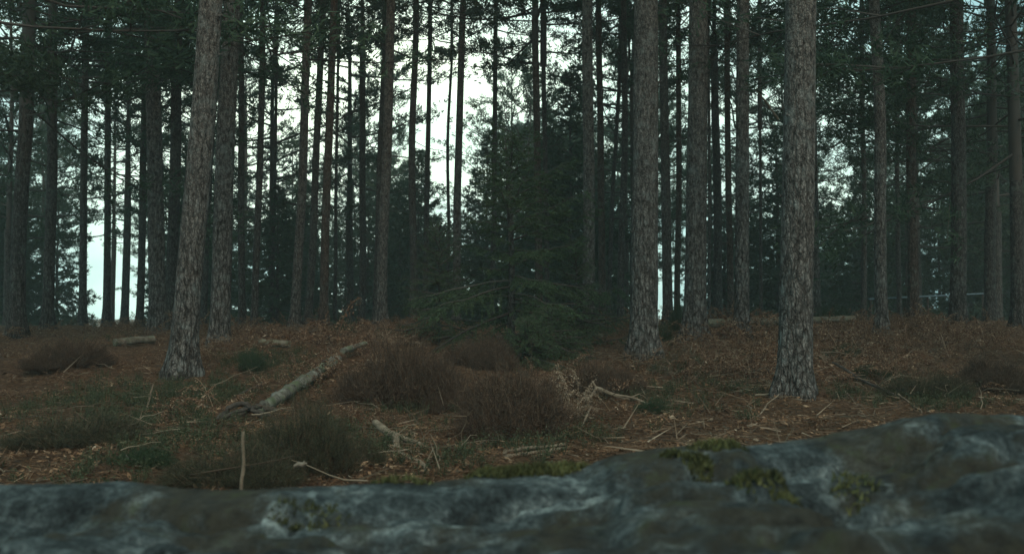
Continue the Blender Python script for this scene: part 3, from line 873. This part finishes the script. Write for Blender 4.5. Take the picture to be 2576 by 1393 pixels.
HB = [heath(s, mats=[M_HEATH, M_HEATH]) for s in (201, 202, 203)]
HG = [heath(s, stems=1000, mats=[M_HEATH_G, M_DKSHRUB]) for s in (211, 212)]
HD = [heath(s, stems=1500, H=.85, mats=[M_HEATH, M_HEATH_G]) for s in (221,)]


def bush(px, py, wpx, hpx, meshes, i, label, group, name="heather_bush", cat="bush"):
    """stands where the photo column px meets the ground at row py; wpx, hpx its size in photo pixels"""
    p = gp(px, py); d = p[1] + 0.0
    W = wpx * d / FPX; Hh = hpx * d / FPX
    rt = empty(name, (p[0], p[1] + W * .22, float(ground(p[0], p[1] + W * .22)) - .03), random.uniform(-.3, .3) + i)
    tag(rt, label, cat, group)
    put("foliage", meshes[i % len(meshes)], rt, (0, 0, 0), (0, 0, px * 1.0), (W / 2.05, W / 2.05 * .85, Hh / .9))
    if wpx > 120:
        put("foliage", meshes[(i + 1) % len(meshes)], rt, (W * .30, -W * .08, 0), (0, 0, px * 2.0), (W / 2.9, W / 2.9, Hh / 1.15))
        put("foliage", meshes[(i + 2) % len(meshes)], rt, (-W * .32, .05 * W, 0), (0, 0, px * 3.0), (W / 3.0, W / 3.0, Hh / 1.5))
    b = MB()
    for k in range(7):
        a = k * .9; b.tube([[0, 0, -.05], [.08 * math.cos(a), .08 * math.sin(a), Hh * .25], [.25 * W * math.cos(a), .25 * W * math.sin(a), Hh * .55]], [.012, .009, .004], 5, cap=False)
    b.build("stem", M_TWIG, rt)


g = "brown heather bushes"
bush(1000, 1030, 290, 175, HB, 0, "rounded rusty-brown heather bush left of the centre, beside the mossy log's far end", g)
bush(1290, 1112, 330, 190, HB, 1, "largest and darkest brown heather bush, front and centre before the rock", g)
bush(1205, 925, 230, 90, HB, 2, "brown heather bush further back under the spruce's left side", g)
bush(1500, 1000, 230, 90, HB, 0, "low brown heather bush right of centre with a forked branch beside it", g)
bush(1130, 1035, 130, 80, HB, 1, "small brown heather tuft between the two large heather bushes", g)
g = "green and dark shrubs on the forest floor"
bush(735, 1190, 290, 190, HD, 0, "dark olive shrub in front of the fallen mossy log at left", g, "shrub")
bush(900, 1170, 130, 70, HD, 0, "small dark shrub behind the broken root at lower left of centre", g, "shrub")
bush(560, 1230, 330, 105, HD, 0, "low dark shrub at the rock's edge around the thin upright stick", g, "shrub")
bush(630, 940, 110, 75, HG, 0, "little dark-green shrub left of the fallen mossy log", g, "shrub")
bush(1670, 870, 70, 70, HG, 1, "small black-green shrub between the stout flaky trunk and the straight trunk", g, "shrub")
bush(1712, 845, 60, 110, HG, 0, "narrow dark shrub hugging the straight grey trunk's foot", g, "shrub")
bush(2130, 905, 130, 50, HG, 1, "dark-green shrub right of the nearest thick trunk, below the pale log", g, "shrub")
bush(2190, 960, 110, 55, HG, 0, "dark-green shrub leaning over litter at right, nearer than its neighbour below the log", g, "shrub")
bush(2100, 820, 120, 60, HG, 1, "shrub behind the pale log on the right", g, "shrub")
bush(860, 850, 90, 60, HG, 0, "dark shrub in the bracken beyond the mossy log", g, "shrub")
bush(1640, 1040, 110, 50, HG, 1, "low green shrub by the forked branch's right arm", g, "shrub")
bush(2350, 1000, 190, 70, HD, 0, "brown-green shrub at the right edge above the rising rock", g, "shrub")
bush(2520, 980, 200, 90, HB, 2, "dark heather bush at the far right edge of the view", "brown heather bushes")
bush(170, 1130, 300, 90, HD, 0, "dark shrub at the lower left edge of the view", g, "shrub")
bush(150, 930, 200, 80, HB, 1, "rusty heather bush at the left edge, left of the short pale log", "brown heather bushes")
bush(345, 1170, 170, 60, HG, 0, "dark green shrub at lower left beside the pale stick", g, "shrub")

# ------------------------------------------------------------------ ground cover
def frond(seed):
    """one dead bracken frond, root at origin, leaning +x"""
    r = np.random.default_rng(seed); b = MB()
    t = np.linspace(0, 1, 7); L_ = 1.0
    bendf = r.uniform(.5, 1.4)
    P = np.stack([L_ * np.sin(t * bendf) * .75, .06 * r.normal() * t ** 2, L_ * (t * .75 - .45 * bendf * t ** 2)], 1)
    b.tube(P, np.linspace(.007, .002, 7), 3, cap=False)
    C = []; D = []; NN = []; LL = []
    for k in range(16):
        u = .25 + .75 * k / 16; i = u * 6; i0 = min(int(i), 5); p = P[i0] + (P[i0 + 1] - P[i0]) * (i - i0); T = unit(P[i0 + 1] - P[i0])
        for sd in (-1, 1):
            if r.uniform() < .15: continue
            l = .30 * (1 - (u - .25) / .78) ** .7 * r.uniform(.6, 1.1)
            d = unit(np.array([0, sd, 0]) + T * .5 + np.array([0, 0, -r.uniform(.0, .9)]) + r.normal(size=3) * .2)
            m = 5
            for q in range(m):
                C.append(p + d * l * (q + .5) / m + r.normal(size=3) * .008); D.append(unit(np.cross(d, [0, 0, 1]) + r.normal(size=3) * .5)); NN.append(r.normal(size=3) + [0, 0, .8])
                LL.append(.07 * (1 - q / m * .7) * (l / .3 + .2))
            D2 = d
    C = np.array(C); D = np.array(D); NN = np.array(NN); LL = np.array(LL)
    b.leaves(C, D, NN, LL, LL * .38)
    return b


def scatter(protos, X, Y, Sc, tilt=.3, zoff=0.0):
    out = MB()
    for V_F, idx in protos:
        V, FS = V_F
        for i in idx:
            a = rng.uniform(0, 6.28); s = Sc[i]
            ca, sa = math.cos(a), math.sin(a)
            tx, ty = rng.normal() * tilt, rng.normal() * tilt
            R = np.array([[ca, -sa, 0], [sa, ca, 0], [0, 0, 1]]) @ np.array([[1, 0, ty], [0, 1, tx], [-ty, -tx, 1]])
            W = (V @ R.T) * s + np.array([X[i], Y[i], Z_[i] + zoff])
            base = out.n; out.v.append(W)
            for F in FS: out.f.append(F + base); out.m.append(np.zeros(len(F), int))
            out.n += len(W)
    return out


def pack(b):
    return np.vstack(b.v), b.f


def region_points(regs):
    """regs: (px, py, sx, sy, n) gaussian patches of the floor given by photo position"""
    X = []; Y = []
    for px, py, sx, sy, n_ in regs:
        c = gp(px, py); e = gp(px, py - sy) if py - sy > 772 else gp(px, 772)
        X.append(c[0] + rng.normal(size=n_) * sx * c[1] / FPX); Y.append(c[1] + rng.normal(size=n_) * max(.25, min(3, e[1] - c[1])))
    return np.concatenate(X), np.concatenate(Y)


X, Y = region_points([(820, 815, 150, 8, 420), (620, 830, 100, 12, 160), (950, 850, 60, 14, 200), (1750, 840, 140, 16, 330), (2120, 860, 130, 24, 420), (1950, 930, 120, 20, 130), (620, 880, 90, 16, 120), (780, 960, 40, 20, 50), (960, 1060, 60, 14, 40), (2300, 850, 110, 30, 520),
                      (2450, 860, 90, 40, 380), (1500, 840, 60, 10, 110), (1800, 900, 130, 25, 260), (1590, 900, 40, 12, 80), (1400, 985, 60, 12, 200), (1050, 850, 60, 10, 100), (300, 830, 150, 12, 220),
                      (100, 880, 130, 25, 300), (250, 930, 90, 25, 110), (1150, 840, 90, 6, 90), (1900, 820, 150, 6, 200), (700, 805, 160, 4, 260), (500, 900, 60, 12, 50), (2300, 950, 80, 20, 90), (550, 1030, 40, 15, 25)])
ok = Y > 5.5; X = X[ok]; Y = Y[ok]
Z_ = ground(X, Y)
Sc = rng.uniform(.3, .62, len(X)) * (1 + .2 * (Y > 14)) * np.clip(1 + 1.1 * fbm(X * .5, Y * .5, 0, 66, 3), .5, 1.7)
fr = [pack(frond(s)) for s in range(8)]
idx = rng.integers(0, 8, len(X))
o = scatter([(fr[k], np.where(idx == k)[0]) for k in range(8)], X, Y, Sc, .25, -.02).build("bracken", M_BRACK, smooth=False)
tag(o, kind="stuff", label="dead brown bracken fronds over the forest floor", cat="bracken")

n = 46
c0 = gp(1425, 1062)
X = c0[0] + rng.normal(size=n) * .16; Y = c0[1] + .1 + rng.normal(size=n) * .12; Z_ = ground(X, Y) + rng.uniform(0, .12, n)
idx = rng.integers(0, 8, n)
o = scatter([(fr[k], np.where(idx == k)[0]) for k in range(8)], X, Y, rng.uniform(.34, .6, n), .5, 0).build("dead_fern", M_FERN, smooth=False)
tag(o, "pale curled dead fern clump against the right side of the darkest heather bush", "fern")
n = 26
c0 = gp(960, 870)
X = c0[0] + rng.normal(size=n) * .35; Y = c0[1] + rng.normal(size=n) * .2; Z_ = ground(X, Y); idx = rng.integers(0, 8, n)
o = scatter([(fr[k], np.where(idx == k)[0]) for k in range(8)], X, Y, rng.uniform(.5, .8, n), .3, 0).build("dead_fern", M_FERN, smooth=False)
tag(o, "upright tan dead fern clump behind the far end of the mossy log", "fern")

# leaf litter: tens of thousands of curled scraps
n = 120000
d = 4.2 + (rng.uniform(0, 1, n) ** 1.4) * 19; x = rng.uniform(-.72, .72, n) * d
dens = .55 + 1.1 * fbm(x * .9, d * .9, 0, 71, 4); k = rng.uniform(0, 1, n) < dens; x = x[k]; d = d[k]; n = len(x)
z = ground(x, d) + rng.uniform(0, .035, n) + .05 * np.clip(fbm(x * 1.5, d * 1.5, 0, 77, 3), 0, 1)
b = MB()
sz = rng.lognormal(0, .45, n)
b.leaves(np.stack([x, d, z], 1), rng.normal(size=(n, 3)) * [1, 1, .35], rng.normal(size=(n, 3)) * .45 + [0, 0, 1], rng.uniform(.7, 1, n) * .036 * sz, .011 * sz * rng.uniform(.5, 1.6, n))
n = 90000
d = 4.2 + (rng.uniform(0, 1, n) ** 1.6) * 14; x = rng.uniform(-.7, .7, n) * d
B = np.stack([x, d, ground(x, d) + rng.uniform(.0, .03, n)], 1)
b.blades(B, rng.normal(size=(n, 3)) * [1, 1, .25], rng.uniform(.04, .13, n), .0045)
tag(b.build("leaf_litter", M_LITTER, smooth=False), kind="stuff", label="orange-brown leaf litter and needles covering the floor", cat="leaf litter")

# loose straws and twigs, thicker on the right
b = MB()
n = 9000
d = 4.3 + (rng.uniform(0, 1, n) ** 1.4) * 15; x = rng.uniform(-.7, .7, n) * d
dens = np.clip(.18 + .5 * fbm(x * .6, d * .6, 0, 90, 3) + .2 * (x > 0.8), 0, 1); k = rng.uniform(0, 1, n) < dens; x = x[k]; d = d[k]; n = len(x)
B = np.stack([x, d, ground(x, d) + rng.uniform(.01, .09, n)], 1)
b.blades(B, rng.normal(size=(n, 3)) * [1, .8, .22] + [0, 0, .08], rng.uniform(.10, .42, n), rng.uniform(.006, .015, n))
for _ in range(300):
    dd = 5 + rng.uniform() ** 1.2 * 13; xx = rng.uniform(-.6, .65) * dd
    if xx < .8 and rng.uniform() < .5: continue
    a = rng.uniform(0, 3.14); l = rng.uniform(.25, .8); q = np.linspace(0, 1, 5)[:, None]
    p = np.array([xx, dd, float(ground(xx, dd)) + rng.uniform(.02, .12)])
    dv = np.array([math.cos(a), math.sin(a) * .8, rng.normal() * .16]) * l
    P = p + dv * q + rng.normal(size=(5, 3)) * .035 * l * [1, 1, .5]
    b.tube(P, np.linspace(.006, .002, 5) * rng.uniform(.5, 1.2), 4)
SX, SY = region_points([(1650, 905, 60, 20, 60), (1800, 900, 120, 30, 120), (2150, 950, 90, 30, 90), (2120, 880, 110, 20, 60), (560, 880, 60, 15, 40), (950, 860, 80, 12, 60), (1480, 900, 60, 15, 30),
                      (700, 840, 120, 10, 50), (2330, 880, 100, 20, 70), (1950, 960, 60, 25, 40), (1060, 1120, 60, 20, 20)])
for x0, y0 in zip(SX, SY):
    z0 = float(ground(x0, y0)); h = rng.uniform(.10, .36); dv = rng.normal(size=3) * [.3, .3, 0]; q = np.linspace(0, 1, 6)[:, None]
    P = np.array([x0, y0, z0 - .02]) + np.array([0, 0, h]) * (q - .45 * q ** 3 * rng.uniform(0, 1.8)) + dv * q ** 1.7 + rng.normal(size=(6, 3)) * .012
    b.tube(P, np.linspace(.006, .0025, 6), 4)
    for k_ in range(rng.integers(0, 4)):
        i_ = rng.integers(2, 5); b.tube([P[i_], P[i_] + rng.normal(size=3) * [.10, .10, .04]], [.003, .0015], 3)
for _ in range(60):      # fallen cones
    dd = 4.6 + rng.uniform() ** 1.3 * 7; xx = rng.uniform(-.55, .6) * dd; p = np.array([xx, dd, float(ground(xx, dd)) + .015]); a = rng.uniform(0, 6.28); v = np.array([math.cos(a), math.sin(a), .1]) * .025
    b.tube([p - v, p - v * .4, p + v * .4, p + v], [.006, .016, .013, .003], 6)
tag(b.build("fallen_twigs", M_STRAW, smooth=False), kind="stuff", label="pale straws and thin fallen twigs strewn over the litter", cat="twigs")

# green undergrowth tufts (bilberry and grass)
X, Y = region_points([(480, 1000, 90, 25, 210), (350, 1060, 110, 40, 240), (420, 1130, 90, 30, 160), (200, 1010, 90, 30, 160), (640, 905, 60, 15, 70), (720, 905, 60, 15, 70), (550, 990, 40, 15, 60), (290, 850, 80, 8, 60),
                      (1640, 1010, 50, 15, 60), (1780, 990, 90, 25, 110), (1720, 930, 90, 18, 70), (1020, 1040, 70, 15, 60), (950, 1130, 50, 15, 40), (1130, 1160, 90, 12, 50), (1290, 1120, 60, 10, 50), (1350, 930, 60, 14, 80), (2150, 1000, 50, 15, 60),
                      (1480, 1100, 40, 10, 30), (1620, 870, 140, 10, 90), (1850, 900, 110, 15, 60), (740, 960, 60, 20, 60), (2250, 960, 60, 20, 50), (2380, 1020, 60, 15, 60), (850, 1090, 50, 20, 30)])
b = MB(); ok = Y > 4.6; X = X[ok]; Y = Y[ok]
for x0, y0 in zip(X, Y):
    z0 = float(ground(x0, y0)); m = 16; s = rng.uniform(.6, 1.2)
    if rng.uniform() < .45: continue
    a = rng.uniform(0, 6.28, m); sp_ = rng.uniform(0, 1, m)
    B = np.stack([x0 + .03 * np.cos(a), y0 + .03 * np.sin(a), np.full(m, z0 - .01)], 1)
    T = np.stack([np.cos(a) * sp_ * .7, np.sin(a) * sp_ * .7, np.ones(m)], 1); ln = rng.uniform(.06, .20, m) * s
    b.blades(B, T, ln, .006)
    C = np.repeat(B, 3, 0) + np.repeat(T / np.linalg.norm(T, axis=1)[:, None] * ln[:, None], 3, 0) * rng.uniform(.3, 1, (3 * m, 1)) + rng.normal(size=(3 * m, 3)) * .012
    b.leaves(C, rng.normal(size=C.shape), rng.normal(size=C.shape) * .6 + [0, 0, 1], rng.uniform(.014, .03, 3 * m), rng.uniform(.008, .014, 3 * m))
tag(b.build("undergrowth", M_GREEN, smooth=False), kind="stuff", label="low green bilberry and grass tufts between the litter", cat="undergrowth")

# ------------------------------------------------------------------ logs, branches and sticks
def lay(px1, py1, px2, py2, r0, r1, lift=(0, 0), sides=12, bend=.03, seed=1, n=14, rough=.25):
    a = gp(px1, py1).copy(); c = gp(px2, py2).copy(); a[2] += r0 * .7 + lift[0]; c[2] += r1 * .7 + lift[1]
    return line(a, c, r0, r1, sides, bend, seed, n, rough)


def line(a, c, r0, r1, sides=12, bend=.03, seed=1, n=14, rough=.25):
    rr = np.random.default_rng(seed); t = np.linspace(0, 1, n)[:, None]; l = np.linalg.norm(c - a)
    wob = np.stack([fbm(t[:, 0] * 3 + seed, 0 * t[:, 0], 0, seed + k, 2) for k in range(3)], 1) * bend * l * np.sin(math.pi * t) * [1, 1, .5]
    P = a + (c - a) * t + wob
    return P, np.linspace(r0, r1, n) * (1 + .08 * rr.normal(size=n)), sides, rough, seed


def tree_log(name, label, cat, spec, m, stubs=0, group=None):
    P, R, sides, rough, seed = spec
    o0 = P[0].copy(); rt = empty(name, o0) if stubs else None
    b = MB(); b.tube(P - o0, R, sides, 0, True, rough, seed)
    if stubs:
        b.build("stem", m, rt); rr = np.random.default_rng(seed)
        for k in range(stubs):
            i = rr.integers(1, len(P) - 1); d_ = unit(rr.normal(size=3) * [1, 1, .4] + [0, 0, .9]); p = P[i] - o0
            bb = MB(); bb.tube([p + d_ * R[i] * .6, p + d_ * (R[i] + rr.uniform(.08, .2)) + rr.normal(size=3) * .015], [max(.006, R[i] * .16), .003], 5); bb.build("branch_stub", m, rt)
        o = rt
    else:
        o = b.build(name, m, None, o0)
    return tag(o, label, cat, group)


tree_log("fallen_log", "long fallen log with pale lichen and green moss, lying diagonally left of the heather", "log", lay(662, 1036, 846, 922, .062, .082, (.0, .04), 18, .010, 3, 60, .45), M_LOG, 6)
tree_log("fallen_log", "short grey end of a broken log beyond the diagonal mossy log", "log", lay(862, 908, 918, 888, .05, .045, (.12, .13), 12, .02, 4, 8, .3), M_LOG)
tree_log("fallen_log", "short pale log lying on the floor at far left behind the leaning trunk", "log", lay(288, 872, 385, 866, .07, .065, (.03, .05), 12, .02, 5, 10, .2), M_LOGP)
tree_log("fallen_log", "short split pale log between left trunks and the mossy log", "log", lay(655, 872, 728, 874, .065, .05, (.03, .03), 12, .03, 6, 10, .3), M_LOGP)
tree_log("fallen_log", "long thin pale log lying level behind the right-hand trunks", "log", lay(1780, 853, 2148, 838, .09, .065, (.26, .26), 12, .006, 7, 24, .15), M_LOGP)
tree_log("fallen_log", "small pale log at the foot of the slim straight light-grey pine", "log", lay(1440, 850, 1515, 850, .055, .04, (.02, .02), 10, .02, 8, 8, .25), M_LOGP)
tree_log("dead_branch", "pale dead branch lying level beside the foot of the nearest thick trunk on its left", "branch", lay(1900, 1000, 1960, 995, .015, .01, (.02, .02), 6, .05, 9, 6), M_STICK)

# forked branch
c0 = gp(1500, 1010); c0[2] += .16
rt = empty("forked_branch", c0); tag(rt, "forked pale branch propped up right of the darkest heather bush", "branch")
e1 = gp(1640, 1030) - c0 + [0, 0, .05]; e2 = gp(1465, 1078) - c0 + [0, 0, .02]; e0 = np.array([-.04, 0, .07])
for nm, e, ra, rb in (("main_limb", e1, .024, .014), ("side_limb", e2, .016, .010)):
    bb = MB(); P, R, sd, ro, se = line(np.zeros(3), e, ra, rb, 8, .06, 12, 12, .15); bb.tube(P, R, sd, 0, True, ro, se)
    if nm == "main_limb": bb.tube([np.zeros(3), e0 * .6, e0 * 1.3], [.02, .013, .006], 7)
    bb.build(nm, M_STICK, rt)

tree_log("dead_branch", "straight pale stick, farther of the parallel pair before the darkest heather", "stick", lay(1270, 1146, 1420, 1126, .016, .011, (.02, .02), 8, .02, 13, 10), M_STICK)
tree_log("dead_branch", "straight pale stick, nearer of the parallel pair before the darkest heather", "stick", lay(1272, 1160, 1415, 1136, .018, .012, (.02, .02), 8, .02, 14, 10), M_STICK)
tree_log("broken_root", "gnarled broken branch slanting down to the right, lower left of centre", "branch", lay(945, 1098, 1075, 1190, .036, .018, (.10, .0), 10, .07, 15, 14, .35), M_STICK, 4)
tree_log("dead_branch", "short thick stick lying beside the gnarled broken branch", "stick", lay(985, 1110, 1060, 1128, .026, .018, (.05, .02), 8, .05, 16, 8), M_STICK)
p = gp(606, 1262); q0 = np.array([p[0], p[1], float(ground(p[0], p[1]))]) if p[1] < 6 else gp(606, 1230)
base = at(606, 1240, 5.0); base[2] = float(ground(base[0], base[1])) - .03; tp = at(612, 1085, 5.0)
tree_log("upright_stick", "thin pale stick standing upright at the rock's edge in dark shrub", "stick", line(base, tp, .013, .009, 7, .02, 17, 10), M_STICK)
a = gp(365, 1040); c = at(386, 965, a[1] + .1)
tree_log("upright_stick", "thin pale leaning stick among green plants at left", "stick", line(a - [0, 0, .02], c, .013, .008, 7, .03, 18, 8), M_STICK)
tree_log("dead_branch", "dark stick lying left of the diagonal mossy log", "stick", lay(600, 1002, 668, 975, .018, .012, (.03, .06), 7, .04, 19, 8), M_STICKD)
tree_log("dead_branch", "long dark stick slanting across litter right of the nearest thick trunk", "stick", lay(2095, 940, 2250, 1002, .016, .022, (.15, .02), 8, .03, 20, 10), M_STICKD)
tree_log("dead_branch", "short pale stick, left of the pair leaning on litter right of the nearest thick trunk", "stick", lay(2103, 1000, 2130, 1035, .012, .010, (.06, .0), 6, .02, 21, 6), M_STICK)
tree_log("dead_branch", "short pale stick, right of the pair leaning on litter right of the nearest thick trunk", "stick", lay(2128, 1000, 2175, 1048, .012, .010, (.06, .0), 6, .02, 22, 6), M_STICK)
tree_log("dead_branch", "curved pale twig lying above the forked branch, right of the low heather", "stick", lay(1590, 915, 1700, 935, .010, .014, (.05, .02), 6, .06, 23, 10), M_STICK)
tree_log("dead_branch", "pale leaning twig at the left root of the nearest thick trunk", "stick", lay(1905, 1050, 1960, 1015, .009, .006, (.0, .10), 6, .06, 24, 8), M_STICK)
tree_log("dead_branch", "pale bent twig in bracken at right, beyond the dark stick", "stick", lay(2260, 1010, 2320, 1040, .012, .008, (.08, .0), 6, .1, 25, 8), M_STICK)
tree_log("dead_branch", "thin straight branch lodged between the slim pale trunk and the nearest thick trunk", "branch", line(at(1905, 230, 15.0), at(1958, 300, 15.2), .013, .02, 6, .02, 26, 8), M_STICK)

# torn root plate at the near end of the mossy log
c0 = gp(600, 1058); rt = empty("tree_root", c0); tag(rt, "torn woody root arching over a dark hollow at the near end of the mossy log", "root")
for k, (a_, c_, hh, ra) in enumerate([((-.22, .02, 0), (.22, .05, .02), .16, .022), ((-.15, -.08, 0), (.30, -.02, .05), .10, .02), ((-.05, .1, .0), (.34, .12, .08), .09, .026)]):
    a_ = np.array(a_); c_ = np.array(c_); t = np.linspace(0, 1, 12)[:, None]
    P = a_ + (c_ - a_) * t + np.array([0, 0, hh]) * np.sin(math.pi * t) + .012 * np.random.default_rng(k).normal(size=(12, 3))
    bb = MB(); bb.tube(P, np.linspace(ra, ra * .7, 12) * 1.25, 8, 0, True, .5, k); bb.build("root_arm", M_STICKD, rt)
# pale wood chip in the hollow
b = MB()
b.tube([[-.035, 0, 0], [-.01, .006, .012], [.02, 0, .006], [.038, -.01, .02]], [.008, .016, .019, .006], 6, 0, True, .5, 3)
b.tube([[.01, 0, 0], [.025, .0, .03]], [.012, .004], 5)
tag(b.build("wood_chip", M_BONE, None, at(755, 1172, 5.2)), "small pale broken wood chip resting in the dark shrub at lower left", "wood chip")

# pale blue rail at the right, with two posts
a = at(2185, 752, 30.0); c = at(2480, 738, 31.0)
rt = empty("fence_rail", (a[0], a[1], float(ground(a[0], a[1])))); tag(rt, "thin pale blue rail running level behind trunks at the far right", "fence")
bb = MB(); bb.tube([np.zeros(3) + [0, 0, a[2] - rt.location.z], c - a + [0, 0, a[2] - rt.location.z]], [.025, .025], 8); bb.build("rail", M_RAIL, rt)
for f in (.02, .5, .98):
    q = a + (c - a) * f; zt = q[2] - a[2] + (a[2] - rt.location.z)
    zb = float(ground(q[0], q[1])) - rt.location.z
    bb = MB(); bb.tube([[q[0] - a[0], q[1] - a[1] + .04, zb - .1], [q[0] - a[0], q[1] - a[1] + .04, zt + .04]], [.04, .04], 8); bb.build("post", M_STICKD, rt)

# ------------------------------------------------------------------ haze: the damp air under the trees
m = bpy.data.materials.new("haze"); m.use_nodes = True; t = m.node_tree; t.nodes.clear()
ou = t.nodes.new("ShaderNodeOutputMaterial"); pv = t.nodes.new("ShaderNodeVolumePrincipled")
pv.inputs['Color'].default_value = (.88, .93, .88, 1); pv.inputs['Density'].default_value = .0022
t.links.new(pv.outputs[0], ou.inputs['Volume'])
hx, hy0, hy1, hz0, hz1 = 175.0, -160.0, 190.0, -6.0, 30.0
b = MB()
b.add([[-hx, hy0, hz0], [hx, hy0, hz0], [hx, hy1, hz0], [-hx, hy1, hz0], [-hx, hy0, hz1], [hx, hy0, hz1], [hx, hy1, hz1], [-hx, hy1, hz1]],
      [[0, 3, 2, 1], [4, 5, 6, 7], [0, 1, 5, 4], [1, 2, 6, 5], [2, 3, 7, 6], [3, 0, 4, 7]])
tag(b.build("haze", m, smooth=False), kind="stuff")
